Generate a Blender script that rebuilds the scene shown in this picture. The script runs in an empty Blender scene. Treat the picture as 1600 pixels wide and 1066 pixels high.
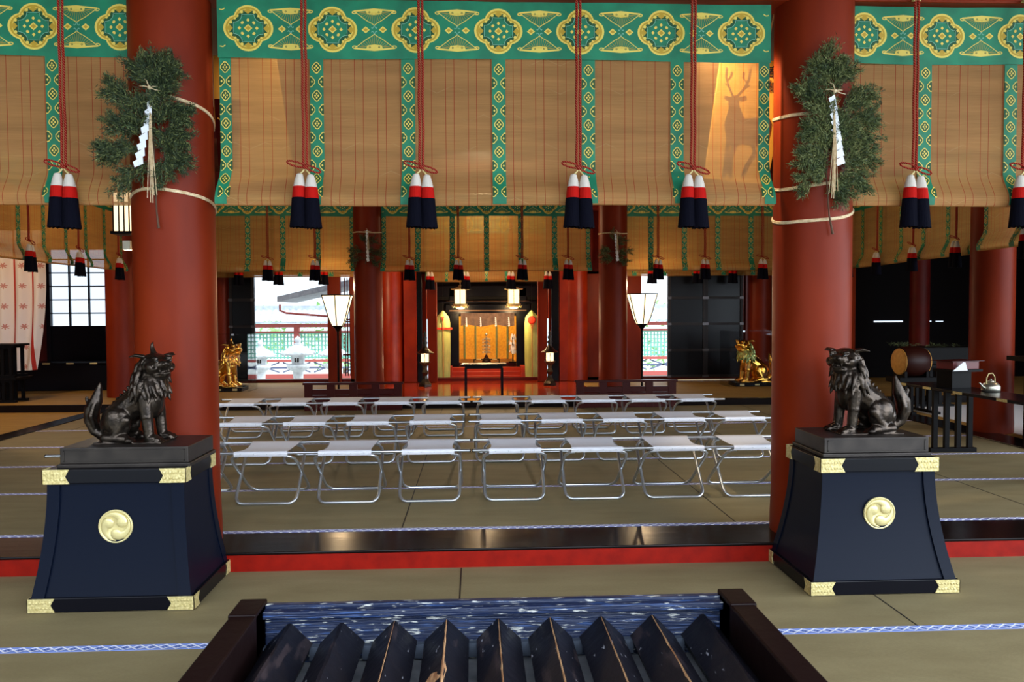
import bpy, math, random
from math import sin, cos, pi, atan, atan2, sqrt, radians
from mathutils import Vector, Matrix, Euler
random.seed(7)
SC = bpy.context.scene
COL = SC.collection

# ---------------------------------------------------------------- camera
FPX = 1240.0
yaw, pitch, roll = atan(57 / FPX), atan(46.3 / FPX), 0.0055
fw = Vector((sin(yaw) * cos(pitch), cos(yaw) * cos(pitch), -sin(pitch)))
r0 = Vector((cos(yaw), -sin(yaw), 0)); u0 = r0.cross(fw)
rt = r0 * cos(roll) - u0 * sin(roll); up = u0 * cos(roll) + r0 * sin(roll)
cam = bpy.data.objects.new('camera', bpy.data.cameras.new('camera'))
COL.objects.link(cam)
mw = Matrix((rt, up, -fw)).transposed().to_4x4()
mw.translation = Vector((0, 0, 1.5))
cam.matrix_world = mw
cam.data.sensor_width = 36; cam.data.lens = FPX * 36 / 1600
cam.data.clip_start = 0.05; cam.data.clip_end = 300
SC.camera = cam
# ---------------------------------------------------------------- world, exposure
SC.view_settings.view_transform = 'Standard'
SC.view_settings.look = 'None'
SC.view_settings.gamma = 1.0
SC.view_settings.use_curve_mapping = False
SC.view_settings.exposure = 1.13
SC.cycles.max_bounces = 8
SC.cycles.diffuse_bounces = 4
SC.cycles.glossy_bounces = 3
SC.cycles.transmission_bounces = 4
SC.cycles.transparent_max_bounces = 12
SC.cycles.sample_clamp_indirect = 6
SC.cycles.caustics_reflective = False
SC.cycles.caustics_refractive = False
world = bpy.data.worlds.new('overcast_sky'); SC.world = world
world.use_nodes = True
wn = world.node_tree; wn.nodes.clear()
wo = wn.nodes.new('ShaderNodeOutputWorld'); wb = wn.nodes.new('ShaderNodeBackground')
wb.inputs[0].default_value = (0.78, 0.89, 1.0, 1); wb.inputs[1].default_value = 1.7
wn.links.new(wb.outputs[0], wo.inputs[0])
# overcast sky, brighter on the side of the veiled sun (front right of the hall)
_tc = wn.nodes.new('ShaderNodeTexCoord'); _dp = wn.nodes.new('ShaderNodeVectorMath'); _dp.operation = 'DOT_PRODUCT'
_dp.inputs[1].default_value = (0.80, -0.45, 0.40)
_mr = wn.nodes.new('ShaderNodeMapRange'); _mr.inputs[1].default_value = -0.5; _mr.inputs[2].default_value = 1.0
_mr.inputs[3].default_value = 0.7; _mr.inputs[4].default_value = 3.8
wn.links.new(_tc.outputs['Generated'], _dp.inputs[0]); wn.links.new(_dp.outputs['Value'], _mr.inputs[0])
wn.links.new(_mr.outputs[0], wb.inputs[1])

def lamp(name, kind, loc, energy, col, size=0.1, rot=None, sizey=None):
    d = bpy.data.lights.new(name, kind); d.energy = energy; d.color = col
    if kind == 'AREA':
        d.size = size
        if sizey: d.shape = 'RECTANGLE'; d.size_y = sizey
    elif kind == 'SPOT': d.shadow_soft_size = size
    else: d.shadow_soft_size = size
    o = bpy.data.objects.new(name, d); COL.objects.link(o); o.location = loc
    if rot: o.rotation_euler = rot
    return o
WARM = (1.0, 0.70, 0.38)
# unseen fill lights added to warm the side aisles and the altar hall
lamp('aisle_fill_light', 'POINT', (-7.6, 11.0, 3.6), 95, WARM, 0.25)
lamp('aisle_fill_light', 'POINT', (-3.9, 11.3, 3.6), 12, WARM, 0.25)
lamp('aisle_fill_light', 'POINT', (4.4, 11.3, 3.6), 16, WARM, 0.25)
lamp('aisle_fill_light', 'POINT', (7.9, 8.0, 3.6), 25, WARM, 0.25)
lamp('altar_fill_light', 'POINT', (0.16, 14.7, 3.3), 42, WARM, 0.2)
lamp('altar_fill_light', 'POINT', (0.2, 17.9, 2.6), 150, WARM, 0.1)

for sx_, e_ in ((1, 65), (-1, 7)):  # unseen spots added to brighten the plaques behind the front blind
    l_ = lamp('plaque_fill_spot', 'SPOT', (.162 + sx_ * 1.2, 5.27, 3.42), e_, (1, .8, .52), 0.04)
    l_.data.spot_size = radians(75); l_.data.spot_blend = .5
    l_.rotation_euler = Vector((sx_ * .55, .22, -.72)).to_track_quat('-Z', 'Y').to_euler()

# ---------------------------------------------------------------- materials
def S(r, g, b):
    f = lambda c: (c / 255 / 12.92) if c / 255 <= 0.04045 else ((c / 255 + 0.055) / 1.055) ** 2.4
    return (f(r), f(g), f(b), 1)
class NT:
    def __init__(s, name):
        s.m = bpy.data.materials.new(name); s.m.use_nodes = True
        s.t = s.m.node_tree; s.t.nodes.clear()
        s.out = s.t.nodes.new('ShaderNodeOutputMaterial')
    def n(s, t, **k):
        x = s.t.nodes.new('ShaderNode' + t)
        for a, b in k.items(): setattr(x, a, b)
        return x
    def l(s, a, b): s.t.links.new(a, b)
    def val(s, x, sock):
        if isinstance(x, (int, float)): sock.default_value = x
        elif isinstance(x, tuple): sock.default_value = x
        else: s.l(x, sock)
    def math(s, op, a, b=0.0, c=None):
        x = s.n('Math', operation=op); s.val(a, x.inputs[0]); s.val(b, x.inputs[1])
        if c is not None: s.val(c, x.inputs[2])
        return x.outputs[0]
    def mix(s, fac, a, b):
        x = s.n('Mix', data_type='RGBA'); s.val(fac, x.inputs[0]); s.val(a, x.inputs[6]); s.val(b, x.inputs[7])
        return x.outputs[2]
    def coord(s, scale=(1, 1, 1)):
        tc = s.n('TexCoord'); mp = s.n('Mapping'); mp.inputs['Scale'].default_value = scale
        s.l(tc.outputs['Object'], mp.inputs[0]); return mp.outputs[0]
    def noise(s, scale=5, detail=3, cs=(1, 1, 1)):
        x = s.n('TexNoise'); x.inputs['Scale'].default_value = scale; x.inputs['Detail'].default_value = detail
        s.l(s.coord(cs), x.inputs['Vector']); return x.outputs['Fac']
    def ramp(s, fac, a, b):
        x = s.n('MapRange'); s.val(fac, x.inputs[0]); x.inputs[1].default_value = a; x.inputs[2].default_value = b
        return x.outputs[0]
    def bsdf(s, col, rough=0.5, metal=0.0, coat=0.0, spec=0.5, bump=None, bstr=0.2, trans=0.0):
        p = s.n('BsdfPrincipled'); s.val(col, p.inputs['Base Color']); s.val(rough, p.inputs['Roughness'])
        s.val(metal, p.inputs['Metallic']); p.inputs['Coat Weight'].default_value = coat
        p.inputs['Coat Roughness'].default_value = 0.05
        p.inputs['Specular IOR Level'].default_value = spec
        p.inputs['Transmission Weight'].default_value = trans
        if bump is not None:
            b = s.n('Bump'); b.inputs['Strength'].default_value = bstr; b.inputs['Distance'].default_value = 0.01
            s.l(bump, b.inputs['Height']); s.l(b.outputs[0], p.inputs['Normal'])
        return p
    def done(s, sh): s.l(sh.outputs[0], s.out.inputs[0]); return s.m
def simple(name, col, rough=0.5, metal=0.0, coat=0.0, col2=None, nscale=6, bump=0.0, bscale=40, cs=(1, 1, 1), spec=0.5, lo=.35, hi=.65):
    t = NT(name)
    c = col if col2 is None else t.mix(t.ramp(t.noise(nscale, 4, cs), lo, hi), col, col2)
    return t.done(t.bsdf(c, rough, metal, coat, spec, t.noise(bscale, 4, cs) if bump else None, bump))
def emit(name, col, st):
    t = NT(name); e = t.n('Emission'); e.inputs[0].default_value = col; e.inputs[1].default_value = st
    return t.done(e)

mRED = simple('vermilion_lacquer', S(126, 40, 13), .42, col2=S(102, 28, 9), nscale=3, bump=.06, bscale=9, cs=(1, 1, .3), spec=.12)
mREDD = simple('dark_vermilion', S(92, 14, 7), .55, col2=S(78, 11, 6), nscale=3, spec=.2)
mREDF = simple('red_fascia', S(150, 20, 5), .5, col2=S(130, 14, 4), nscale=12, spec=.2)
mORA = simple('orange_vermilion', S(168, 48, 10), .36, col2=S(146, 36, 8), nscale=4, spec=.3)
mBLK = simple('black_lacquer', (.004, .004, .007, 1), .26, coat=0, bump=.03, bscale=6, spec=.16)
mBLKF = simple('black_lacquer_plank', (.007, .004, .004, 1), .2, coat=.0, spec=.12, bump=.1, bscale=5, cs=(.3, 2, 1))
mBLKSKY = simple('sky_tinted_black_lacquer', (.002, .0045, .014, 1), .42, spec=.12, bump=.04, bscale=8)  # sky reflection on the black plinths painted in as a blue base
mDKRED = simple('dark_red_lacquer', S(62, 6, 4), .3, spec=.25)
mMAT = simple('matte_black_wood', (.003, .0022, .0025, 1), .5, spec=.10)
mBRZ = simple('dark_bronze', (.070, .052, .040, 1), .28, metal=.85, col2=(.026, .020, .017, 1), nscale=25, bump=.25, bscale=60)
mSLAB = simple('bronze_slab', (.045, .036, .032, 1), .42, metal=.6, col2=(.03, .024, .022, 1), nscale=12)
mGOLD = simple('bright_gold_leaf', (1.0, .56, .12, 1), .2, metal=1.0, col2=(.85, .42, .06, 1), nscale=14, bump=.15, bscale=45)
mGREEN = simple('green_gilt', (.25, .42, .16, 1), .25, metal=.6, col2=(.55, .42, .12, 1), nscale=30)
mBRASS = simple('pale_engraved_brass', S(232, 216, 156), .5, metal=.25, col2=S(196, 176, 112), nscale=70, bump=.5, bscale=90)
mEMB = simple('gilded_crest', S(226, 210, 150), .38, metal=.35)
mALU = simple('aluminium_tube', (.62, .65, .70, 1), .3, metal=.9)
mCAN = simple('white_canvas', S(236, 236, 244), .85, bump=.2, bscale=300)
mGRN = simple('green_brocade', S(14, 128, 92), .6, col2=S(10, 108, 78), nscale=7, bump=.15, bscale=14)
mYEL = simple('yellow_embroidery', S(226, 202, 92), .55)
mMUS = simple('mustard_embroidery', S(186, 150, 36), .6)
mDGR = simple('dark_green_embroidery', S(14, 76, 40), .65)
mWHT = simple('white_thread', S(206, 196, 186), .8, bump=.4, bscale=120, cs=(1, 1, .1))
mCRI = simple('crimson_thread', S(176, 16, 8), .8, spec=.15, bump=.4, bscale=120, cs=(1, 1, .1))
mNVT = simple('navy_thread', S(8, 8, 20), .9, spec=.08, bump=.6, bscale=120, cs=(1, 1, .1))
mSTRAW = simple('pale_hemp_straw', S(226, 204, 168), .8, col2=S(196, 168, 128), nscale=40)
mPAPER = simple('white_paper', S(238, 240, 248), .75)
mLEAF = simple('cedar_foliage', S(118, 124, 72), .7, col2=S(76, 92, 52), nscale=14)
mLEAFB = simple('dark_cedar_foliage', S(52, 66, 38), .7, col2=S(34, 50, 28), nscale=14)
mTWIG = simple('brown_twig', S(86, 58, 40), .8)
mSTONE = simple('pale_granite', S(205, 208, 208), .9, col2=S(178, 182, 184), nscale=9, bump=.3, bscale=30)
mTILE = simple('grey_roof_tile', S(165, 172, 180), .6, col2=S(140, 148, 156), nscale=9)
mPINK = simple('faded_red_wood', S(176, 84, 76), .7)
mTEAL = simple('teal_lattice_paint', S(120, 184, 164), .7)
mGRAV = simple('pale_gravel', S(190, 190, 182), .95, col2=S(160, 160, 152), nscale=60)
mTREE = simple('tree_foliage', S(150, 190, 120), .9, col2=S(120, 166, 100), nscale=5)
mWOODG = simple('gilded_wood_panel', S(226, 168, 62), .5, col2=S(205, 146, 48), nscale=3, cs=(8, 1, .6))
mDEER = simple('brown_deer_paint', S(84, 52, 30), .7, col2=S(66, 40, 24), nscale=20)
mINK = simple('black_ink', S(28, 20, 14), .7)
mCREAM = simple('drum_hide', S(226, 170, 84), .6, col2=S(210, 150, 68), nscale=20)
mDRUM = simple('dark_red_drum_wood', S(46, 14, 8), .45, spec=.2)
mSILV = simple('kettle_metal', (.62, .6, .5, 1), .32, metal=.9)
mGLARE = simple('white_floor_glare', S(232, 234, 240), .8)  # white stands in for daylight glare on the aisle floor
mLIME = simple('pale_green_silk', S(190, 196, 110), .6, col2=S(168, 176, 96), nscale=5, cs=(6, 1, 1))
mREDC = simple('red_cord', S(210, 56, 24), .7)
mDARKW = simple('dark_wall_boards', (.004, .0025, .003, 1), .6, spec=.06)
mCEIL = simple('dark_ceiling_boards', S(66, 24, 14), .6)
mSHOJI = emit('lit_shoji_paper', (1, .74, .42, 1), .95)
mSHADE = emit('lit_lamp_shade', (1, .74, .42, 1), 1.15)
mWINP = emit('daylit_paper_pane', (.72, .84, 1, 1), .62)
mGREYC = simple('grey_violet_gauze', S(128, 104, 92), .8, col2=S(104, 84, 76), nscale=12)
mGREYT = simple('grey_towel', S(150, 140, 128), .9)

def glass_mat():
    t = NT('clear_acrylic'); a = t.n('BsdfTransparent'); a.inputs[0].default_value = (.96, .97, .98, 1)
    g = t.n('BsdfGlossy'); g.inputs['Roughness'].default_value = .02
    lw = t.n('LayerWeight'); lw.inputs[0].default_value = .25
    m = t.n('MixShader'); t.l(t.math('MULTIPLY', lw.outputs['Fresnel'], .5), m.inputs[0]); t.l(a.outputs[0], m.inputs[1]); t.l(g.outputs[0], m.inputs[2])
    return t.done(m)
mACR = glass_mat()

def tatami(name, c1, c2):
    t = NT(name)
    tc = t.n('TexCoord'); sp = t.n('SeparateXYZ'); t.l(tc.outputs['Object'], sp.inputs[0])
    weave = t.math('SINE', t.math('MULTIPLY', sp.outputs[1], 900))
    n = t.ramp(t.noise(2.2, 5, (1, 3, 1)), .3, .7)
    c = t.mix(n, c1, c2)
    fine = t.ramp(t.noise(60, 2, (1, 8, 1)), .25, .75)
    c = t.mix(t.math('MULTIPLY', fine, .22), c, S(70, 58, 36))
    # joints across x
    return t.done(t.bsdf(c, .68, spec=.3, bump=t.math('ADD', weave, fine), bstr=.12))
mTAT = tatami('tatami_rush', S(150, 136, 100), S(134, 120, 86))
mTATG = tatami('golden_tatami_rush', S(176, 138, 70), S(160, 122, 58))

def wood_floor():
    t = NT('orange_lacquered_floor')
    tc = t.n('TexCoord'); sp = t.n('SeparateXYZ'); t.l(tc.outputs['Object'], sp.inputs[0])
    fr = t.math('FRACT', t.math('MULTIPLY', sp.outputs[1], 3.3))
    line = t.math('LESS_THAN', fr, .04)
    n = t.ramp(t.noise(3, 4, (.4, 6, 1)), .3, .7)
    c = t.mix(n, S(190, 62, 14), S(160, 44, 10)); c = t.mix(line, c, S(50, 12, 5))
    return t.done(t.bsdf(c, .14, coat=.5, bump=t.noise(6, 2, (.3, 3, 1)), bstr=.08))
mWFL = wood_floor()

def braid_mat(name, ca, cb, per=.062):
    t = NT(name)
    tc = t.n('TexCoord'); sp = t.n('SeparateXYZ'); t.l(tc.outputs['Object'], sp.inputs[0])
    fx = t.math('ABSOLUTE', t.math('SUBTRACT', t.math('FRACT', t.math('DIVIDE', sp.outputs[0], per)), .5))
    fy = t.math('ABSOLUTE', t.math('DIVIDE', sp.outputs[1], .05))
    d = t.math('ADD', fx, fy)
    edge = t.math('LESS_THAN', t.math('ABSOLUTE', t.math('SUBTRACT', d, .5)), .10)
    mid = t.math('LESS_THAN', t.math('ABSOLUTE', t.math('SUBTRACT', d, .18)), .06)
    c = t.mix(edge, ca, S(240, 242, 255)); c = t.mix(mid, c, cb)
    return t.done(t.bsdf(c, .7, bump=d, bstr=.4))
mBRAID = braid_mat('braided_blue_edging', S(128, 150, 220), S(60, 84, 150))
mBRAID2 = braid_mat('braided_pale_edging', S(150, 150, 200), S(66, 60, 110))

def blind_mat(name, c1, c2, transp, transl):
    t = NT(name)
    tc = t.n('TexCoord'); sp = t.n('SeparateXYZ'); t.l(tc.outputs['Object'], sp.inputs[0])
    x, z = sp.outputs[0], sp.outputs[2]
    # long thin bamboo splints: stretched noise along x
    n1 = t.ramp(t.noise(9, 4, (.5, 1, 40)), .3, .7)
    n2 = t.ramp(t.noise(2.5, 3, (.4, 1, 5)), .3, .7)
    c = t.mix(n1, c1, c2); c = t.mix(t.math('MULTIPLY', n2, .35), c, S(120, 88, 54))
    # zigzag scratches of pale skin
    zz = t.math('PINGPONG', t.math('MULTIPLY', x, 1.0), .10)
    w = t.math('FRACT', t.math('MULTIPLY', t.math('SUBTRACT', z, t.math('MULTIPLY', zz, .45)), 5.5))
    zl = t.math('MULTIPLY', t.math('LESS_THAN', w, .03), t.ramp(t.noise(4, 2, (1, 1, 1)), .5, .62))
    c = t.mix(t.math('MULTIPLY', zl, .35), c, S(226, 186, 130))
    fx = t.math('FRACT', t.math('DIVIDE', t.math('ADD', x, 10.01), .1458))
    a = t.math('LESS_THAN', t.math('ABSOLUTE', t.math('SUBTRACT', fx, .3)), .014)
    b = t.math('LESS_THAN', t.math('ABSOLUTE', t.math('SUBTRACT', fx, .67)), .014)
    ln = t.math('MAXIMUM', a, b)
    c = t.mix(t.math('MULTIPLY', ln, .8), c, S(176, 44, 20))
    d = t.bsdf(c, .6, bump=t.math('SINE', t.math('MULTIPLY', z, 1400)), bstr=.15, spec=.3)
    tl = t.n('BsdfTranslucent'); t.l(c, tl.inputs[0])
    m1 = t.n('MixShader'); m1.inputs[0].default_value = transl; t.l(d.outputs[0], m1.inputs[1]); t.l(tl.outputs[0], m1.inputs[2])
    tp = t.n('BsdfTransparent')
    m2 = t.n('MixShader'); m2.inputs[0].default_value = transp; t.l(m1.outputs[0], m2.inputs[1]); t.l(tp.outputs[0], m2.inputs[2])
    return t.done(m2)
mBLIND = blind_mat('bamboo_blind_weave', S(226, 168, 104), S(200, 146, 90), .28, .35)
mBLINDG = blind_mat('golden_bamboo_weave', S(196, 150, 82), S(172, 128, 66), .18, .35)

def rope_mat():
    t = NT('red_white_twisted_rope')
    tc = t.n('TexCoord'); sp = t.n('SeparateXYZ'); t.l(tc.outputs['Object'], sp.inputs[0])
    f = t.math('FRACT', t.math('ADD', t.math('MULTIPLY', sp.outputs[2], 62), t.math('MULTIPLY', sp.outputs[0], 70)))
    c = t.mix(t.math('LESS_THAN', f, .16), S(134, 18, 10), S(170, 118, 96))
    return t.done(t.bsdf(c, .8, spec=.1))
mROPE = rope_mat()
def worn_mat():
    t = NT('worn_offering_box_lacquer')
    n = t.ramp(t.noise(9, 6, (.7, 4, 12)), .58, .68)
    n2 = t.ramp(t.noise(26, 5, (.7, 3, 4)), .60, .68)
    c = t.mix(n, (.006, .014, .05, 1), S(48, 76, 128)); c = t.mix(n2, c, S(196, 196, 190))
    return t.done(t.bsdf(c, .4, bump=t.noise(18, 5, (.3, 3, 12)), bstr=.5))
mWORN = worn_mat()
def slat_mat():
    t = NT('worn_box_slats')
    n = t.ramp(t.noise(3, 5, (5, 1, 5)), .60, .66)
    c = t.mix(n, (.009, .009, .014, 1), (.035, .026, .03, 1))
    n2 = t.ramp(t.noise(22, 4, (2, .6, 2)), .68, .73)
    c = t.mix(n2, c, S(150, 150, 160))
    return t.done(t.bsdf(c, .42, spec=.12, bump=t.noise(25, 4), bstr=.3))
mSLAT = slat_mat()
mRAW = simple('bare_worn_wood', S(214, 168, 122), .7, col2=S(150, 100, 66), nscale=18, cs=(3, .6, 3))
mFLWR = None
def curtain_mat():
    t = NT('white_curtain_with_red_bands')
    tc = t.n('TexCoord'); sp = t.n('SeparateXYZ'); t.l(tc.outputs['Object'], sp.inputs[0])
    fx = t.math('FRACT', t.math('DIVIDE', t.math('ADD', sp.outputs[0], 5.0), .30))
    band = t.math('LESS_THAN', fx, .16)
    row = t.math('FLOOR', t.math('DIVIDE', sp.outputs[2], .34))
    fz = t.math('SUBTRACT', t.math('FRACT', t.math('DIVIDE', sp.outputs[2], .34)), .5)
    dx = t.math('MULTIPLY', t.math('SUBTRACT', fx, .58), .30); dz = t.math('MULTIPLY', fz, .34)
    r = t.math('SQRT', t.math('ADD', t.math('MULTIPLY', dx, dx), t.math('MULTIPLY', dz, dz)))
    ang = t.math('ARCTAN2', dz, dx)
    pet = t.math('ADD', .038, t.math('MULTIPLY', t.math('SINE', t.math('MULTIPLY', ang, 7)), .016))
    fl = t.math('LESS_THAN', r, pet)
    c = t.mix(band, S(226, 216, 214), S(176, 34, 20)); c = t.mix(t.math('MULTIPLY', fl, .75), c, S(176, 70, 48))
    return t.done(t.bsdf(c, .8))
mCURT = curtain_mat()

# ---------------------------------------------------------------- mesh helpers
class MB:
    def __init__(s): s.v = []; s.f = []; s.mi = []; s.sm = []; s.T = None
    def add(s, vs, fs, mi=0, smooth=False):
        o = len(s.v)
        for v in vs:
            v = Vector(v)
            if s.T is not None: v = s.T @ v
            s.v.append(v)
        for f in fs: s.f.append([i + o for i in f]); s.mi.append(mi); s.sm.append(smooth)
    def box(s, x0, x1, y0, y1, z0, z1, mi=0):
        s.add([(x0, y0, z0), (x1, y0, z0), (x1, y1, z0), (x0, y1, z0), (x0, y0, z1), (x1, y0, z1), (x1, y1, z1), (x0, y1, z1)],
              [(0, 3, 2, 1), (4, 5, 6, 7), (0, 1, 5, 4), (1, 2, 6, 5), (2, 3, 7, 6), (3, 0, 4, 7)], mi)
    def frustum(s, b, t, z0, z1, mi=0):
        (x0, x1, y0, y1), (a0, a1, c0, c1) = b, t
        s.add([(x0, y0, z0), (x1, y0, z0), (x1, y1, z0), (x0, y1, z0), (a0, c0, z1), (a1, c0, z1), (a1, c1, z1), (a0, c1, z1)],
              [(0, 3, 2, 1), (4, 5, 6, 7), (0, 1, 5, 4), (1, 2, 6, 5), (2, 3, 7, 6), (3, 0, 4, 7)], mi)
    def tube(s, pts, r, n=10, mi=0, closed=False, caps=True, flat=1.0):
        pts = [Vector(p) for p in pts]; N = len(pts)
        R = r if isinstance(r, (list, tuple)) else [r] * N
        vs = []; prev = None
        for i, p in enumerate(pts):
            a = pts[i - 1] if (i > 0 or closed) else p
            b = pts[(i + 1) % N] if (i < N - 1 or closed) else p
            d = (b - a).normalized() if (b - a).length > 1e-9 else Vector((0, 0, 1))
            if prev is None:
                h = Vector((0, 0, 1)) if abs(d.z) < .9 else Vector((1, 0, 0))
                u = d.cross(h).normalized()
            else:
                u = (prev - d * prev.dot(d))
                u = u.normalized() if u.length > 1e-6 else d.orthogonal().normalized()
            w = d.cross(u); prev = u
            for k in range(n):
                t = 2 * pi * k / n
                vs.append(p + u * cos(t) * R[i] + w * sin(t) * R[i] * flat)
        fs = []
        for i in range(N if closed else N - 1):
            for k in range(n):
                a = i * n + k; b = i * n + (k + 1) % n; j = (i + 1) % N
                fs.append((a, b, j * n + (k + 1) % n, j * n + k))
        s.add(vs, fs, mi, True)
        if caps and not closed:
            s.add(vs[:n], [tuple(range(n))[::-1]], mi); s.add(vs[-n:], [tuple(range(n))], mi)
    def lathe(s, prof, c=(0, 0, 0), n=32, mi=0, smooth=True, mis=None):
        # prof list of (r, z)
        vs = []; fs = []
        for r, z in prof:
            for k in range(n):
                t = 2 * pi * (k + .5) / n; vs.append((c[0] + r * cos(t), c[1] + r * sin(t), c[2] + z))
        for i in range(len(prof) - 1):
            q = [(i * n + k, i * n + (k + 1) % n, (i + 1) * n + (k + 1) % n, (i + 1) * n + k) for k in range(n)]
            s_add = q
            fs.append(q)
        o = len(s.v)
        for v in vs:
            v = Vector(v); s.v.append(s.T @ v if s.T is not None else v)
        for i, q in enumerate(fs):
            for f in q: s.f.append([j + o for j in f]); s.mi.append(mis[i] if mis else mi); s.sm.append(smooth)
    def ell(s, c, r, rot=None, mi=0, nu=16, nv=10):
        vs = []; M = (rot or Matrix.Identity(3)); c = Vector(c)
        if isinstance(r, (int, float)): r = (r, r, r)
        for j in range(1, nv):
            ph = pi * j / nv
            for i in range(nu):
                t = 2 * pi * i / nu
                vs.append(c + M @ Vector((r[0] * sin(ph) * cos(t), r[1] * sin(ph) * sin(t), r[2] * cos(ph))))
        top = len(vs); vs.append(c + M @ Vector((0, 0, r[2]))); vs.append(c + M @ Vector((0, 0, -r[2])))
        fs = []
        for j in range(nv - 2):
            for i in range(nu): fs.append((j * nu + i, (j + 1) * nu + i, (j + 1) * nu + (i + 1) % nu, j * nu + (i + 1) % nu))
        for i in range(nu):
            fs.append((top, i, (i + 1) % nu)); b = (nv - 2) * nu
            fs.append((top + 1, b + (i + 1) % nu, b + i))
        s.add(vs, fs, mi, True)
    def cap(s, a, b, ra, rb, mi=0, k=7):  # tapered capsule from ellipsoids
        a, b = Vector(a), Vector(b)
        s.tube([a, a.lerp(b, .5), b], [ra, (ra + rb) / 2, rb], 12, mi); s.ell(a, ra, None, mi, 12, 8); s.ell(b, rb, None, mi, 12, 8)
    def prism(s, poly, y0, y1, mi=0):   # poly in xz
        n = len(poly)
        s.add([(x, y0, z) for x, z in poly] + [(x, y1, z) for x, z in poly],
              [tuple(range(n)), tuple(range(n, 2 * n))[::-1]] + [(i, i + n, (i + 1) % n + n, (i + 1) % n) for i in range(n)], mi)
    def build(s, name, mats, parent=None, bevel=0, subsurf=0, recalc=False):
        me = bpy.data.meshes.new(name)
        me.from_pydata([tuple(v) for v in s.v], [], s.f)
        if not isinstance(mats, (list, tuple)): mats = [mats]
        for m in mats: me.materials.append(m)
        me.polygons.foreach_set('material_index', s.mi); me.polygons.foreach_set('use_smooth', s.sm)
        if recalc:
            import bmesh
            b = bmesh.new(); b.from_mesh(me); bmesh.ops.recalc_face_normals(b, faces=b.faces); b.to_mesh(me); b.free()
        me.update()
        o = bpy.data.objects.new(name, me); COL.objects.link(o)
        if parent is not None: o.parent = parent
        if bevel:
            b = o.modifiers.new('bevel', 'BEVEL'); b.width = bevel; b.segments = 2; b.limit_method = 'ANGLE'
        return o
def tag(o, label=None, cat=None, group=None, kind=None):
    if label: o['label'] = label
    if cat: o['category'] = cat
    if group: o['group'] = group
    if kind: o['kind'] = kind
    return o
def thing(name, label, cat, loc=(0, 0, 0), rz=0, group=None):
    o = bpy.data.objects.new(name, None); COL.objects.link(o); o.empty_display_size = .1
    o.location = loc; o.rotation_euler = (0, 0, rz)
    return tag(o, label, cat, group)
def kids(o): return [c for c in bpy.data.objects if c.parent is o]
def copy_tree(o, loc, rz=None, label=None, group=None, scale=None, parent=None):
    c = o.copy(); COL.objects.link(c)
    if parent is not None: c.parent = parent
    else:
        c.location = loc
        if rz is not None: c.rotation_euler = (0, 0, rz)
        if scale: c.scale = scale
        if label: c['label'] = label
        if group: c['group'] = group
    for ch in kids(o): copy_tree(ch, None, parent=c)
    return c
def struct(name, m, mats, label, cat=None, **k):
    o = m.build(name, mats, **k); tag(o, label, cat or name.split('_')[0], kind='structure'); return o
def sbox(name, x0, x1, y0, y1, z0, z1, mat, label, cat=None, bevel=0):
    m = MB(); m.box(x0, x1, y0, y1, z0, z1); return struct(name, m, mat, label, cat, bevel=bevel)

# ================================================================ SETTING
PX = (-1.94, 2.26); PXO = (-6.14, 6.46)
sbox('floor', -13, 13, 2.0, 5.0, -.30, -.12, mTAT, 'lower front tatami floor around the offering box', 'floor')
sbox('floor', -5.62, 5.85, 5.46, 12.35, -.2, 0, mTAT, 'raised tatami floor of the nave under the camp benches', 'floor')
sbox('floor', -11, -5.88, 5.46, 12.35, -.2, 0, mTATG, 'golden tatami floor of the left aisle', 'floor')
sbox('floor', 6.25, 12, 5.46, 12.35, -.2, 0, mTATG, 'tatami floor of the right aisle', 'floor')
sbox('floor', -11, -1.75, 12.43, 17, -.2, .1, mTATG, 'raised golden tatami platform left of the altar', 'floor')
sbox('floor', 2.05, 12, 12.43, 17, -.2, .1, mTATG, 'raised golden tatami platform right of the altar', 'floor')
sbox('floor', -1.75, 2.05, 12.43, 21, -.2, .095, mWFL, 'glossy orange lacquered board floor before the altar', 'floor')
sbox('trim_1', -13, 13, 4.97, 5.46, -.014, .004, mBLKF, 'black lacquered step plank between the front pillars', 'step', .006)
sbox('trim_2', -13, 13, 4.98, 5.2, -.14, -.0141, mREDF, 'red fascia board below the black step plank', 'step')
sbox('trim_3', -5.88, -5.62, 5.46, 12.35, -.1, .012, mBLKF, 'black lacquered sill between nave and left aisle', 'sill', .004)
sbox('trim_4', 5.85, 6.25, 5.46, 12.35, -.1, .012, mBLKF, 'black lacquered sill between nave and right aisle', 'sill', .004)
sbox('trim_5', -11, 12, 12.35, 12.43, -.1, .105, mBLKF, 'black lacquered edge of the altar platform', 'sill', .004)
sbox('trim_6', -6, 6, 16.0, 16.2, 0, .16, mREDD, 'dark red threshold of the rear doorways', 'sill')
n = 7
def border(x0, x1, y, z, w, mat, label):
    global n
    m = MB(); m.box(x0, x1, -w / 2, w / 2, -.004, .0025)
    o = struct('trim_%d' % n, m, mat, label, 'edging'); o.location = (0, y, z); n += 1
border(-13, 13, 3.87, -.12, .062, mBRAID, 'blue and white braided tatami edging in the foreground')
border(-13, 13, 5.44, .005, .045, mBRAID2, 'pale braided edging of the nave tatami along the black plank')
for y, l in ((6.74, 'under the front bench row'), (7.95, 'under the second bench row'), (9.1, 'behind the second bench row'), (10.38, 'behind the last bench row')):
    border(-5.62, 5.85, y, 0, .055, mBRAID2, 'pale braided tatami edging ' + l)
m = MB()
ys = [5.46, 6.74, 7.95, 9.1, 10.38, 12.35]
for i in range(5):
    for k in range(-3, 4):
        x = (-.52 if i % 2 == 0 else .6) + 2.35 * k
        if i == 1: x = 1.83 + 2.35 * k - .0
        if -5.6 < x < 5.8: m.box(x - .004, x + .004, ys[i], ys[i + 1], 0, .0012)
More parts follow.
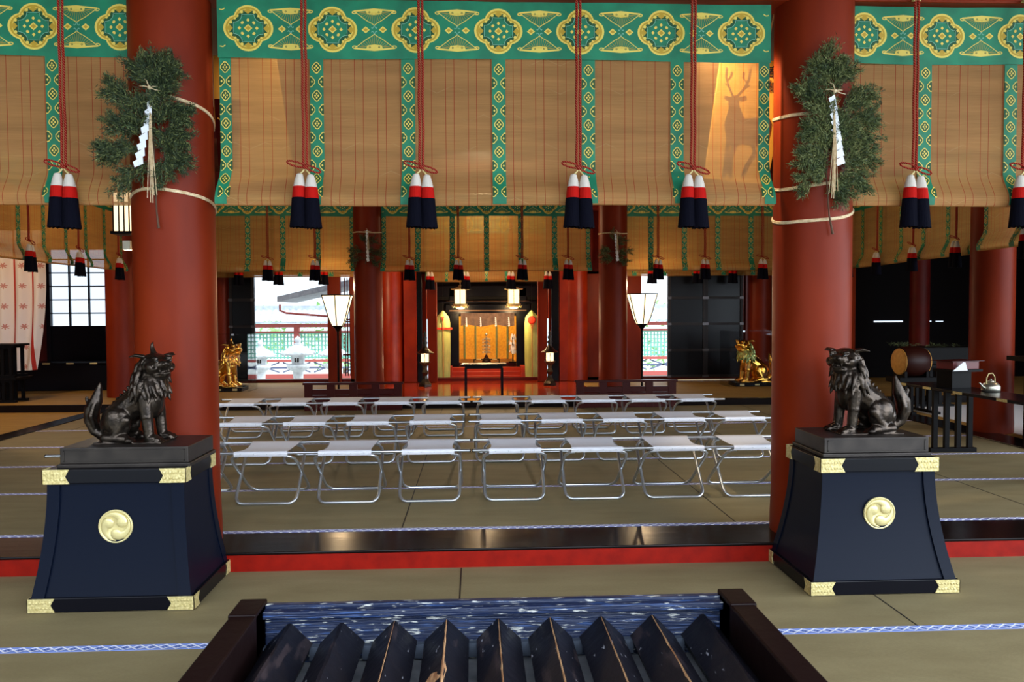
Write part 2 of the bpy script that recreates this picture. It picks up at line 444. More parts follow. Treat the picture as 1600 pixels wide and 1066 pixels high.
struct('trim_%d' % n, m, mINK, 'dark joints between the nave tatami mats', 'joint'); n += 1
m = MB()
for x in (-3.9, -.1, 2.25, 5.0): m.box(x - .004, x + .004, 3.9, 4.97, -.12, -.1188)
struct('trim_%d' % n, m, mINK, 'dark joints between the front tatami mats', 'joint'); n += 1
sbox('ground', -60, 60, 16.9, 70, -1.2, -1.0, mGRAV, 'pale gravel court behind the hall', 'ground')
sbox('ground', -60, 60, -40, 2.0, -1.2, -1.0, mGRAV, 'pale gravel ground before the hall', 'ground')
def light_block(x0, x1, y0, y1, h, label):  # unseen tree mass added to cut daylight from its side
    t = thing('light_block_belt', label, 'light-blocking trees', ((x0 + x1) / 2, (y0 + y1) / 2, -1)); t['kind'] = 'stuff'
    m = MB(); rs = random.Random(int(x0 + h)); nx_, nz_ = 24, 10; vs = []
    W, Dp = (x1 - x0) / 2, (y1 - y0) / 2
    for j in range(nz_ + 1):
        for i in range(nx_):
            a = 2 * pi * i / nx_; k = (1 - .25 * (j / nz_) ** 2) * rs.uniform(.9, 1.1)
            vs.append((W * k * cos(a), Dp * k * sin(a), h * j / nz_ * rs.uniform(.96, 1.04)))
    m.add(vs, [(j * nx_ + i, j * nx_ + (i + 1) % nx_, (j + 1) * nx_ + (i + 1) % nx_, (j + 1) * nx_ + i) for j in range(nz_) for i in range(nx_)] + [tuple(range(nz_ * nx_, nz_ * nx_ + nx_))], 0)
    m.build('crown', simple('light_block_foliage', S(52, 62, 40), .9, col2=S(34, 44, 28), nscale=1), t)
light_block(-34, 16, -30, -20, 6.5, 'unseen dark cedars added facing the hall to cut its front light')
light_block(-30, -16, -14, 12, 12, 'unseen dark cedars added left of the hall to darken that side')
sbox('ceiling', -9, 9, -.5, 3.6, 4.5, 4.6, mCEIL, 'board soffit of the front porch roof')
sbox('ceiling', -11, 12, 3.6, 17, 4.15, 4.3, mCEIL, 'dark board ceiling of the hall')
sbox('ceiling', -1.9, 2.3, 17, 21, 3.3, 3.4, mCEIL, 'dark ceiling over the altar')
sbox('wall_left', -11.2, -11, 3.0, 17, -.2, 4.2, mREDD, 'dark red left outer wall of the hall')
sbox('wall_right', 12, 12.2, 7.5, 17, -.2, 4.2, mDARKW, 'dark right outer wall of the hall')
sbox('wall_right', 6.1, 12, 15.9, 16.1, -.2, 4.2, mDARKW, 'dark board wall at the back of the right aisle')
# rear wall pieces at Y=16
def rear(x0, x1, z0, z1, mat, label, y=16.0, d=.16): sbox('wall_back', x0, x1, y, y + d, z0, z1, mat, label, 'wall')
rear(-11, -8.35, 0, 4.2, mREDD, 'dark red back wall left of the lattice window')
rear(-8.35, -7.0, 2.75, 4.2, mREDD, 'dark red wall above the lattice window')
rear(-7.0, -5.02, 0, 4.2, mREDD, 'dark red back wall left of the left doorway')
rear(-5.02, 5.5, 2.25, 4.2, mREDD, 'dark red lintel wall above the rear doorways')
rear(-2.5, -.98, 0, 2.3, mRED, 'red back wall left of the altar opening')
rear(1.48, 3.05, 0, 2.3, mRED, 'red back wall right of the altar opening')
rear(5.47, 6.1, 0, 4.2, mRED, 'red back wall right of the lattice doors')
# altar alcove shell
sbox('wall_left', -1.95, -1.85, 16.2, 21, -.2, 3.4, mREDD, 'left side wall of the altar alcove')
sbox('wall_right', 2.25, 2.35, 16.2, 21, -.2, 3.4, mREDD, 'right side wall of the altar alcove')
sbox('wall_back', -1.9, 2.3, 20.8, 21, -.2, 3.4, mREDD, 'back wall of the altar alcove')
# beams
for y in (5.25, 9.45, 13.65, 15.72):
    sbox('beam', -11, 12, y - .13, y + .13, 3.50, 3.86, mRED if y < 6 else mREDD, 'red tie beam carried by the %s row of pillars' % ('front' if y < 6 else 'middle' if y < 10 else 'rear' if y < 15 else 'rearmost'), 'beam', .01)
for x, l in ((-5.86, 'left'), (6.24, 'right')):
    sbox('beam', x - .17, x + .17, 5.3, 16, 3.52, 3.84, mREDD, 'red longitudinal beam over the %s aisle pillars' % l, 'beam', .01)
sbox('beam', -1.3, 1.7, 15.6, 15.84, 3.38, 3.5, mREDD, 'lower red beam over the altar opening', 'beam', .01)
def pillar(x, y, label, r=.25, z0=0, z1=4.15, mat=None):
    m = MB(); m.lathe([(r * 1.03, 0), (r * 1.03, .12), (r, .3), (r * .995, z1 - z0)], n=64)
    m.lathe([(0, 0), (r, 0)], n=64)
    o = struct('pillar', m, mat or mRED, label, 'pillar'); o.location = (x, y, z0)
pillar(PX[0], 5.25, 'large round red pillar at front left behind the dark lion-dog', .252)
pillar(PX[1], 5.25, 'large round red pillar at front right behind the dark lion-dog', .252)
pillar(PX[0] + .12, 13.65, 'round red pillar left of the altar beside the lit floor lamp', .245, .1)
pillar(PX[1] + .12, 13.65, 'round red pillar right of the altar beside the lit floor lamp', .245, .1)
pillar(-5.95, 13.65, 'round red pillar at the back of the left aisle', .24, .1)
pillar(6.4, 13.65, 'round red pillar at the back of the right aisle', .24, .1)
pillar(PXO[0], 9.45, 'round red pillar of the left aisle row'); pillar(6.29, 9.4, 'round red pillar of the right aisle behind the long black table', .243)
pillar(PXO[0], 5.25, 'outermost left front pillar'); pillar(PXO[1], 5.25, 'outermost right front pillar')
pillar(8.25, 14.4, 'dark red pillar deep in the right aisle behind the drum', .17, .1, 4.15, mREDD)
pillar(-1.68, 16, 'round red pillar of the altar wall, left', .25, .1, 2.4, mORA)
pillar(2.02, 16, 'round red pillar of the altar wall, right', .25, .1, 2.4, mORA)
pillar(-4.98, 15.9, 'round red pillar left of the dark door leaf', .2, .1, 4.1)
pillar(5.75, 15.9, 'round red pillar right of the dark lattice doors', .25, .1, 4.1)
# posts round openings
def post(x0, x1, y, label, mat=None, z1=2.4, d=.14, z0=.1): sbox('post', x0, x1, y, y + d, z0, z1, mat or mRED, label, 'post', .004)
post(-2.93, -2.68, 15.9, 'square red door post right of the left doorway')
post(2.98, 3.35, 15.9, 'square red door post left of the right doorway')
post(-1.42, -1.16, 15.82, 'square orange post left of the altar', mORA)
post(1.68, 1.95, 15.82, 'square orange post right of the altar', mORA)
post(-1.15, -1.06, 15.8, 'narrow black door edge left of the altar', mBLK)
post(1.52, 1.66, 15.8, 'narrow black door edge right of the altar', mBLK)
post(-.94, -.76, 15.7, 'slim red post beside the left green silk banner')
post(1.24, 1.42, 15.7, 'slim red post beside the right green silk banner')

# ---- door leaves and lattice door
def door_leaf(name, x0, x1, y, z0, z1, label, cols=2, rows=4):
    m = MB(); m.box(x0, x1, y, y + .05, z0, z1)
    d = struct(name, m, mBLK, label, 'door')
    g = MB(); w = .05
    for i in range(cols + 1):
        x = x0 + (x1 - x0 - w) * i / cols; g.box(x, x + w, y - .025, y, z0, z1)
    for j in range(rows + 1):
        z = z0 + (z1 - z0 - w) * j / rows; g.box(x0, x1, y - .028, y - .003, z, z + w)
    g.build('rails', simple('door_rails', (.016, .013, .015, 1), .45, spec=.2), d)
    h = MB()
    for j in range(rows + 1):
        for i in range(cols + 1):
            x = x0 + (x1 - x0 - w) * i / cols + w / 2; z = z0 + (z1 - z0 - w) * j / rows + w / 2
            h.box(x - .04, x + .04, y - .034, y - .029, z - .025, z + .025)
    h.build('metal_fittings', simple('dull_fittings', (.09, .08, .085, 1), .35, metal=.6), d)
door_leaf('door_1', -4.78, -4.3, 15.7, .16, 2.3, 'black panelled door leaf standing open left of the left doorway', 1, 4)
door_leaf('door_2', 3.84, 4.6, 15.7, .16, 2.3, 'black panelled door beside the right doorway', 1, 4)
door_leaf('door_3', 4.6, 5.36, 15.72, .16, 2.3, 'black panelled door behind the right golden lion-dog', 1, 4)
# left window with lattice
win = sbox('window_1', -8.3, -7.02, 15.92, 15.98, .1, 1.25, mBLK, 'tall black door with a daylit lattice window in the left aisle', 'window')
m = MB(); m.box(-8.3, -7.02, 15.97, 15.98, 1.25, 2.75); m.build('pane', mWINP, win)
m = MB()
for x in [-8.3, -7.93, -7.56, -7.19, -7.04]: m.box(x - .014, x + .014, 15.92, 15.965, 1.25, 2.75)
for z in [1.25 + .262 * i for i in range(6)]: m.box(-8.3, -7.02, 15.925, 15.96, z - .012, z + .012)
m.box(-8.36, -8.28, 15.88, 15.98, .1, 2.8)
m.build('lattice', mBLK, win)
m = MB(); m.box(8.15, 8.75, 15.88, 15.9, 1.235, 1.265); m.box(9.2, 9.35, 15.88, 15.9, 1.24, 1.26); m.box(9.45, 9.6, 15.88, 15.9, 1.24, 1.255)
struct('window_4', m, mWINP, 'thin slits of daylight in the dark back wall of the right aisle', 'window')
sbox('window_5', -1.10, -.90, 16.02, 16.04, .12, 1.35, mWINP, 'narrow daylit opening behind the left standing lantern', 'window')
sbox('window_6', 1.40, 1.56, 16.02, 16.04, .12, 1.35, mWINP, 'narrow daylit opening behind the right standing lantern', 'window')
# vertical slat screen in the gap between post and lamp pillar
m = MB()
for i in range(9): m.box(-2.66 + i * .05, -2.645 + i * .05, 16.3, 16.34, .2, 2.2)
for z in (.62, 1.3, 1.34, 1.8): m.box(-2.7, -2.2, 16.28, 16.36, z, z + .025)
struct('window_2', m, mREDD, 'narrow slatted opening between post and left inner pillar', 'window')
m = MB()
for i in range(7): m.box(2.55 + i * .055, 2.565 + i * .055, 16.3, 16.34, .2, 2.2)
for z in (.62, 1.3, 1.34, 1.8): m.box(2.5, 3.0, 16.28, 16.36, z, z + .025)
struct('window_3', m, mREDD, 'narrow slatted opening between post and right inner pillar', 'window')

# ================================================================ BLINDS
HW = 1.775
def cloth_y(x, z): return .004 * sin(x * 5.1 + 1) + .003 * sin(x * 13 + z * 4)
def blind_y(x, z):
    t = max(0, min(1.25, (2.42 - z) / .2))
    return -.08 * (sin(min(t, 1) * pi / 2) ** 2) + (.05 * max(0, t - 1) ** 1 * 1.0) + .003 * sin(x * 3)
def quatre(th, d, rr):
    ph = ((th + pi / 4) % (pi / 2)) - pi / 4
    return d * cos(ph) + sqrt(max(rr * rr - (d * sin(ph)) ** 2, 0))
class Emb:  # flat embroidery mapped onto the cloth surface
    def __init__(s, yf, off=.002): s.m = MB(); s.yf = yf; s.off = off
    def P(s, x, z, l=0): return (x, s.yf(x, z) - s.off - l * .0008, z)
    def poly(s, pts, mi, l=0): s.m.add([s.P(x, z, l) for x, z in pts], [tuple(range(len(pts)))], mi)
    def ring(s, f1, f2, mi, n=48, l=0):
        a = [s.P(*f1(2 * pi * k / n), l) for k in range(n)] + [s.P(*f2(2 * pi * k / n), l) for k in range(n)]
        s.m.add(a, [(k, (k + 1) % n, n + (k + 1) % n, n + k) for k in range(n)], mi)
    def line(s, pts, w, mi, l=0):
        for (x0, z0), (x1, z1) in zip(pts[:-1], pts[1:]):
            dx, dz = x1 - x0, z1 - z0; L = sqrt(dx * dx + dz * dz) or 1; nx, nz = -dz / L * w / 2, dx / L * w / 2
            s.poly([(x0 + nx, z0 + nz), (x0 - nx, z0 - nz), (x1 - nx, z1 - nz), (x1 + nx, z1 + nz)], mi, l)
    def diamond(s, x, z, a, b, mi, l=0): s.poly([(x - a, z), (x, z - b), (x + a, z), (x, z + b)], mi, l)
    def dot(s, x, z, r, mi, l=0): s.poly([(x + r * cos(t * pi / 3), z + r * sin(t * pi / 3)) for t in range(6)], mi, l)
    def medallion(s, cx, cz):
        def Q(k, d=.44, rr=.58): return lambda th: (cx + .156 * k * quatre(th, d, rr) / 1.02 * cos(th), cz + .145 * k * quatre(th, d, rr) / 1.02 * sin(th))
        s.ring(Q(1), Q(.915), 0); s.ring(Q(.915), Q(.83), 1); s.ring(Q(.83), Q(.80), 0)
        s.ring(Q(.80), Q(.60), 2)
        for k in range(4):
            a = k * pi / 2; ca, sa = cos(a), sin(a)
            R = lambda u, v: (cx + (u * ca - v * sa) * 1.04, cz + (u * sa + v * ca) * .97)
            s.poly([R(.128, 0), R(.113, .026), R(.092, 0), R(.113, -.026)], 1, 1)
            s.diamond(*R(.052, 0), .011, .012, 0, 1)
            for sg in (1, -1):
                s.dot(*R(.104, .038 * sg), .011, 0, 1); s.dot(*R(.033, .036 * sg), .009, 0, 1)
                s.dot(*R(.078, .062 * sg), .008, 0, 1); s.dot(*R(.093, .058 * sg), .007, 1, 1)
            arc = [R(.088 - .052 * sin(t * pi / 12), .088 - .052 * cos(t * pi / 12)) for t in range(7)]
            s.line(arc, .0035, 3, 1); s.line([R(.088, .036), R(.088, -.036)], .003, 3, 1)
        s.diamond(cx, cz, .027, .025, 0, 1); s.diamond(cx, cz, .017, .015, 1, 2)
    def fan(s, cx, cz, sg):   # sg +1: base at the bottom, point up
        z = lambda v: cz + v * sg
        T = [(0, .092), (.06, .084), (.14, .076), (.25, .068), (.4, .055), (.6, .034), (.8, .013), (.92, .002)]
        def top(u):
            u = abs(u)
            for (a, p), (b_, q) in zip(T[:-1], T[1:]):
                if u <= b_: return p + (q - p) * (u - a) / (b_ - a)
            return 0
        W = .140
        us = [-.92, -.8, -.6, -.4, -.25, -.14, -.06, 0, .06, .14, .25, .4, .6, .8, .92]
        s.line([(cx + W * u, z(top(u))) for u in us], .0045, 0)
        s.poly([(cx - W * .92, z(-.004)), (cx, z(-.016)), (cx + W * .92, z(-.004)), (cx + W * .92, z(.005)), (cx + W * .4, z(.0)), (cx - W * .4, z(.0)), (cx - W * .92, z(.005))], 0)
        s.poly([(cx - .055, z(-.006)), (cx + .055, z(-.006)), (cx + .046, z(.020)), (cx, z(.026)), (cx - .046, z(.020))], 0)
        for e in (-1, 1):
            s.dot(cx + e * .030, z(.008), .0065, 2, 1); s.dot(cx + e * .030, z(.008), .003, 0, 2)
            c = [(cx + e * (W * .9 + .015 * sin(t * .8)), z(.006 + .008 * (1 - cos(t * .8)) - .006)) for t in range(7)]
            s.line(c, .006, 0)
            s.line([(cx + e * .001, z(.088)), (cx + e * .006, z(.104)), (cx + e * .014, z(.110)), (cx + e * .018, z(.102))], .004, 3)
        for i in range(17):
            u = -.84 + 1.68 * i / 16
            s.line([(cx + W * .5 * u, z(.010)), (cx + W * u * .96, z(top(u) - .006))], .002, 1)
    def small(s, cx, cz, clip=None):
        def Q(k): return lambda th: (max(min(cx + .031 * k * quatre(th, .5, .6) / 1.1 * cos(th), clip[1]) if clip else 9, clip[0]) if clip else cx + .031 * k * quatre(th, .5, .6) / 1.1 * cos(th),
                                     cz + .037 * k * quatre(th, .5, .6) / 1.1 * sin(th))
        s.ring(Q(1), Q(.82), 0, 20); s.ring(Q(.82), Q(.001), 2, 20)
        for dx, dz in ((0, .013), (0, -.013), (.010, 0), (-.010, 0)):
            if not clip or clip[0] + .006 < cx + dx < clip[1] - .006: s.diamond(cx + dx, cz + dz, .0065, .0085, 0, 1)
STRX = [-1.75 + i * .5833 for i in range(7)]
def make_blind(label, group, screen_mat, seed=0):
    root = thing('bamboo_blind', label, 'blind', group=group)
    # screen
    m = MB(); nx, nz = 48, 40; vs = []
    for j in range(nz + 1):
        z = 2.19 + (3.46 - 2.19) * j / nz
        if j < nz * .5: z = 2.19 + .45 * (j / (nz * .5))
        else: z = 2.64 + .82 * ((j - nz * .5) / (nz * .5))
        for i in range(nx + 1):
            x = -HW + 2 * HW * i / nx
            fl = 1 + .012 * max(0, min(1, (2.5 - z) / .3))
            vs.append((x * fl, blind_y(x, z), z + .006 * sin(x * 1.8)))
    m.add(vs, [(j * (nx + 1) + i, j * (nx + 1) + i + 1, (j + 1) * (nx + 1) + i + 1, (j + 1) * (nx + 1) + i) for j in range(nz) for i in range(nx)], 0, True)
    m.build('screen', screen_mat, root)
    m = MB(); m.tube([(-HW * 1.012, blind_y(0, 2.19) + .012, 2.192 + .006 * sin(-HW * 1.8)), (-.6, blind_y(0, 2.19) + .012, 2.192 - .005), (.6, blind_y(0, 2.19) + .012, 2.192 + .005), (HW * 1.012, blind_y(0, 2.19) + .012, 2.192 - .0)], .012, 8)
    m.build('bottom_rod', screen_mat, root)
    # brocade band
    e = Emb(lambda x, z: cloth_y(x, z) - .012)
    nb = 40
    vs = []
    for j in range(5):
        for i in range(nb + 1):
            x = -HW - .01 + 2 * (HW + .01) * i / nb; z = 3.125 + .37 * j / 4 + (.006 * sin(x * 2.2 + 1) if j == 0 else 0)
            vs.append((x, cloth_y(x, z) - .012, z))
    b = MB(); b.add(vs, [(j * (nb + 1) + i, j * (nb + 1) + i + 1, (j + 1) * (nb + 1) + i + 1, (j + 1) * (nb + 1) + i) for j in range(4) for i in range(nb)], 4, True)
    e.m.v = b.v; e.m.f = b.f; e.m.mi = b.mi; e.m.sm = b.sm
    for k in range(-3, 4): e.medallion(k * .53, 3.307)
    for k in range(-3, 3):
        x = (k + .5) * .53
        e.fan(x, 3.425, -1); e.fan(x, 3.189, 1)
        e.diamond(x - .055, 3.307, .026, .022, 0); e.diamond(x + .055, 3.307, .026, .022, 0)
        e.diamond(x - .055, 3.307, .014, .011, 1, 1); e.diamond(x + .055, 3.307, .014, .011, 1, 1)
    for sx in (-1, 1):
        for zz in (3.195, 3.425): e.line([(sx * 1.77, zz), (sx * 1.75, zz - .004), (sx * 1.735, zz + .006)], .006, 0)
    e.m.build('brocade_band', [mYEL, mMUS, mDGR, simple('pale_teal_thread', S(120, 180, 160), .6), mGRN], root)
    for si, sx in enumerate(STRX):
        e = Emb(lambda x, z: blind_y(x, z) - .008); w = .0435
        x0, x1 = sx - w, sx + w
        if si == 0: x0 = -HW - .005
        if si == 6: x1 = HW + .005
        b = MB(); vs = []; nzz = 26
        for j in range(nzz + 1):
            z = 2.19 + (3.13 - 2.19) * j / nzz
            for x in (x0, (x0 + x1) / 2, x1):
                fl = 1 + .012 * max(0, min(1, (2.5 - z) / .3)); vs.append((x * fl, blind_y(x, z) - .008, z + .006 * sin(x * 1.8)))
        b.add(vs, [(j * 3 + i, j * 3 + i + 1, (j + 1) * 3 + i + 1, (j + 1) * 3 + i) for j in range(nzz) for i in range(2)], 3, True)
        e.m.v = b.v; e.m.f = b.f; e.m.mi = b.mi; e.m.sm = b.sm
        cxx = (x0 + x1) / 2
        for j in range(11):
            z = 3.065 - j * .0885
            if z < 2.21: break
            if j % 2 == 0: e.small(cxx * (1 + .010 * max(0, min(1, (2.5 - z) / .3))), z)
            else:
                e.small(x0 + .004, z, (x0, x0 + .033)); e.small(x1 - .004, z, (x1 - .033, x1))
        e.m.build('brocade_strip', [mYEL, mMUS, mDGR, mGRN], root)
    return root
proto = make_blind('wide bamboo blind hanging between the two front pillars', None, mBLIND)
proto.location = (.162, 5.2, 0)
protoG = make_blind('golden bamboo blind hanging in the middle bay above the altar benches', 'bamboo blinds of the inner row', mBLINDG)
protoG.location = (.2, 13.62, 0)
copy_tree(proto, (-3.82, 5.2, 0), label='bamboo blind filling the upper left corner beside the left front pillar')
copy_tree(proto, (4.16, 5.2, 0), label='bamboo blind filling the upper right corner beside the right front pillar')
copy_tree(protoG, (-3.82, 13.62, 0), label='golden bamboo blind of the inner row, left bay by the left floor lamp')
copy_tree(protoG, (4.2, 13.62, 0), label='golden bamboo blind of the inner row, right bay by the right floor lamp')
copy_tree(protoG, (-3.95, 15.55, 0), label='rearmost bamboo blind above the left rear doorway')
copy_tree(protoG, (4.3, 15.55, 0), label='rearmost bamboo blind above the black doors on the right')
copy_tree(protoG, (.22, 15.6, -.1), label='lowest golden bamboo blind directly before the altar', scale=(.66, 1, 1))
copy_tree(protoG, (-5.72, 7.35, 0), pi / 2, label='bamboo blind along the left aisle, nearer the viewer')
copy_tree(protoG, (-5.76, 11.5, 0), pi / 2, label='bamboo blind along the left aisle, farther from the viewer')
copy_tree(protoG, (6.0, 7.35, 0), -pi / 2, label='bamboo blind along the right aisle, nearer the viewer')
copy_tree(protoG, (6.3, 11.5, 0), -pi / 2, label='bamboo blind along the right aisle, farther from the viewer')

# ---------------------------------------------------------------- tassels
def make_tassel(label):
    t = thing('tassel_cord', label, 'tassel')
    m = MB()
    for dx in (-.011, .011):
        pts = [(dx + .002 * sin(i * 1.3), 0, 3.50 - i * (3.50 - 2.41) / 14) for i in range(15)]
        m.tube(pts, .0085, 8)
    m.build('rope', mROPE, t)
    m = MB(); m.tube([(-.022, 0, 3.49), (0, -.004, 3.505), (.022, 0, 3.49)], .007, 6); m.box(-.012, .012, 0, .175, 3.503, 3.515); m.build('hook', mBRASS, t)
    m = MB()
    def loop(sx, L, dz):
        pts = []
        for i in range(13):
            a = 2 * pi * i / 12; pts.append((sx * (L / 2 - L / 2 * cos(a)), -.02 - .006 * sin(a), 2.415 + dz * (1 - cos(a)) / 2 + .014 * sin(a)))
        m.tube(pts, .006, 6)
    loop(-1, .11, .028); loop(1, .10, -.035); m.ell((0, -.012, 2.413), (.02, .018, .016), None, 0, 10, 6)
    m.build('bow', mROPE, t)
    for sx, dz in ((-1, .006), (1, 0)):
        m = MB(); cx = sx * .034
        m.tube([(0, -.01, 2.41), (sx * .014, -.012, 2.385), (cx, -.014, 2.362 + dz)], .005, 6, 3)
        nn = 28; prof = []
        zz = [(2.366, .010, 0), (2.36, .02, 0), (2.345, .024, 0), (2.32, .030, 0), (2.285, .036, 0), (2.284, .037, 1), (2.25, .040, 1), (2.215, .0415, 1), (2.214, .0435, 2), (2.15, .046, 2), (2.08, .050, 2), (2.03, .054, 2), (2.032, .03, 2)]
        vs = []
        for i, (z, r, _) in enumerate(zz):
            for k in range(nn):
                a = 2 * pi * k / nn; rr = r * (1 + (.05 if k % 2 else -.04) * (i > 2)); drop = .006 * sin(k * 2.7) if i == 11 else 0
                vs.append((cx + rr * cos(a) + sx * .004 * (2.366 - z) * 8, -.014 + rr * sin(a), z + dz + drop))
        for i in range(len(zz) - 1):
            q = [(i * nn + k, i * nn + (k + 1) % nn, (i + 1) * nn + (k + 1) % nn, (i + 1) * nn + k) for k in range(nn)]
            o = len(m.v)
            m.add([vs[j] for j in range(i * nn, (i + 2) * nn)], [tuple(a - i * nn for a in f) for f in q], zz[i + 1][2], True)
        m.build('tassel', [mWHT, mCRI, mNVT, mBRASS], t)
    return t
tp = make_tassel('tassel cord hanging first from left on the middle front blind')
tp.location = (-1.06, 5.08, 0)
ordn = ['second', 'third', 'last']
for x, l in zip((-.333, .665, 1.405), ordn): copy_tree(tp, (x, 5.08, 0), label='tassel cord hanging %s from left on the middle front blind' % l)
copy_tree(tp, (-2.54, 5.08, 0), label='red white and navy tassel cord on the front blind left of the left pillar')
copy_tree(tp, (2.865, 5.08, 0), label='tassel cord on the front blind just right of the right pillar')
copy_tree(tp, (3.60, 5.08, 0), label='tassel cord cut by the right edge of the photo')
for x, l in zip((-1.10, -.28, .80, 1.58), ('leftmost', 'second from left', 'third from left', 'rightmost')):
    copy_tree(tp, (x, 13.45, 0), label='%s of the four small tassels on the golden blind before the altar' % l)
for x, l in zip((-3.45, -2.67), ('left', 'right')): copy_tree(tp, (x, 13.45, 0), label='%s small tassel on the inner blind over the left doorway' % l)
for x, l in zip((3.12, 3.93, 4.93), ('left', 'middle', 'right')): copy_tree(tp, (x, 13.45, 0), label='%s small tassel on the inner blind of the right bay' % l)
for x, l in zip((-.87, -.18, .70, 1.42), ('leftmost', 'second', 'third', 'rightmost')):
    copy_tree(tp, (x, 15.45, -.1), label='%s tassel of the lowest blind at the altar, behind the others' % l)
for x, l in zip((-4.5, -3.75, -2.9), ('left', 'middle', 'right')): copy_tree(tp, (x, 15.4, 0), label='%s far tassel above the left rear doorway' % l)
for x, l in zip((3.45, 4.35, 5.05), ('left', 'middle', 'right')): copy_tree(tp, (x, 15.4, 0), label='%s far tassel before the black doors' % l)
for y, l in zip((9.15, 10.25, 11.5, 12.75), ('nearest', 'second', 'third', 'farthest')):
    copy_tree(tp, (-5.58, y, 0), pi / 2, label='%s visible tassel along the left aisle blind' % l)
for y, l in zip((8.2, 9.9, 10.9, 11.9, 12.8), ('nearest', 'second', 'third', 'fourth', 'farthest')):
    copy_tree(tp, (5.86 if y < 9 else 6.14, y, 0), -pi / 2, label='%s tassel along the right aisle blind' % l)

# ================================================================ CAMP BENCHES
def make_bench(x0, Y, first, pitch, nseat, label, extend=.13):
    w = .405; L = first + pitch * (nseat - 1) + w + extend; zr = .425; dY = .5
    t = thing('camp_bench', label, 'bench', (x0, Y, 0), 0, 'linked camp benches')
    for y, nm in ((0, 'front'), (dY, 'rear')):
        m = MB(); m.tube([(0, y, zr), (L, y, zr)], .0125, 12); o = m.build('rail', mALU, t)
        m = MB(); m.tube([(-.004, y, zr), (.006, y, zr)], .0125, 12); m.tube([(L - .006, y, zr), (L + .004, y, zr)], .0125, 12); m.build('end_cap', mMAT, o)
    for k in range(nseat):
        a = first + pitch * k; m = MB(); nu, nv = 10, 14; vs = []
        prof = [(-.018, -.022)] + [(-.017 + .0 * i, 0) for i in range(0)]
        pts = [(-.006, zr - .026), (-.016, zr - .012), (-.016, zr + .004), (-.004, zr + .0145)]
        for i in range(1, 10):
            u = i / 10; pts.append((dY * u, zr + .0145 - .020 * sin(pi * u)))
        pts += [(dY + .004, zr + .0145), (dY + .016, zr + .004), (dY + .016, zr - .012), (dY + .006, zr - .026)]
        for (y, z) in pts:
            u = max(0, min(1, y / dY)); pin = .022 * sin(pi * u)
            for i in range(nu + 1):
                x = a + pin + (w - 2 * pin) * i / nu; vs.append((x, y, z))
        m.add(vs, [(j * (nu + 1) + i, j * (nu + 1) + i + 1, (j + 1) * (nu + 1) + i + 1, (j + 1) * (nu + 1) + i) for j in range(len(pts) - 1) for i in range(nu)], 0, True)
        for i in range(4): m.ell((a + .05 + i * .1, -.018, zr - .006), (.004, .003, .004), None, 1, 6, 4)
        m.build('seat', [mCAN, mALU], t)
        # frame with its floor bar in front, reaching the rear rail; and the other way round
        for kind in (0, 1):
            o_ = -.035 if kind == 0 else -.045
            xa, xb = a + o_, a + w - o_
            yb, yt = (.1, dY - .0) if kind == 0 else (dY + .1, .0)
            def leg(u, x):  # u 0 floor .. 1 top
                return (x, yb + (yt - yb) * u, .0115 + (zr - .03) * u)
            pts = []
            cx = (xa + xb) / 2
            rr = .06
            # left top inwards
            pts.append(leg(.985, xa + .07)); pts.append(leg(.97, xa + .035)); pts.append(leg(.91, xa + .008))
            for u in (.8, .6, .5, .3, .18): pts.append(leg(u, xa))
            for q in range(1, 5): an = q * pi / 8; pts.append(leg(.15 * (1 - sin(an)), xa + rr * (1 - cos(an))))
            right = [(2 * cx - p[0], p[1], p[2]) for p in pts[::-1]]
            m = MB(); m.tube(pts + right, .0125, 10); m.build('leg_frame', mALU, t)
        m = MB()
        for x in (a - .04, a + w + .04): m.ell((x, .3, .0115 + (zr - .03) * .5), (.012, .016, .016), None, 0, 10, 6)
        m.build('pivot_bolt', mALU, t)
    return t
p1 = .640
make_bench(-.046 - .124 - 5 * .405 - 4 * (.637 - .405) - .13, 6.12, .13, .637, 5, 'front row aluminium camp bench with white canvas seats, left of the aisle', .124)
make_bench(-.031, 6.12, .129, .641, 5, 'front row aluminium camp bench with white canvas seats, right of the aisle')
make_bench(-.121 - .115 - 5 * .4 - 4 * .207 - .15, 7.75, .13, .609, 5, 'second row camp bench left of the aisle')
make_bench(-.074, 7.75, .108, .609, 5, 'second row camp bench right of the aisle')
make_bench(-.1 - .094 - .405 - 4 * .604 - .13, 9.45, .13, .604, 5, 'rearmost camp bench left of the aisle')
make_bench(-.043, 9.45, .101, .604, 5, 'rearmost camp bench right of the aisle')

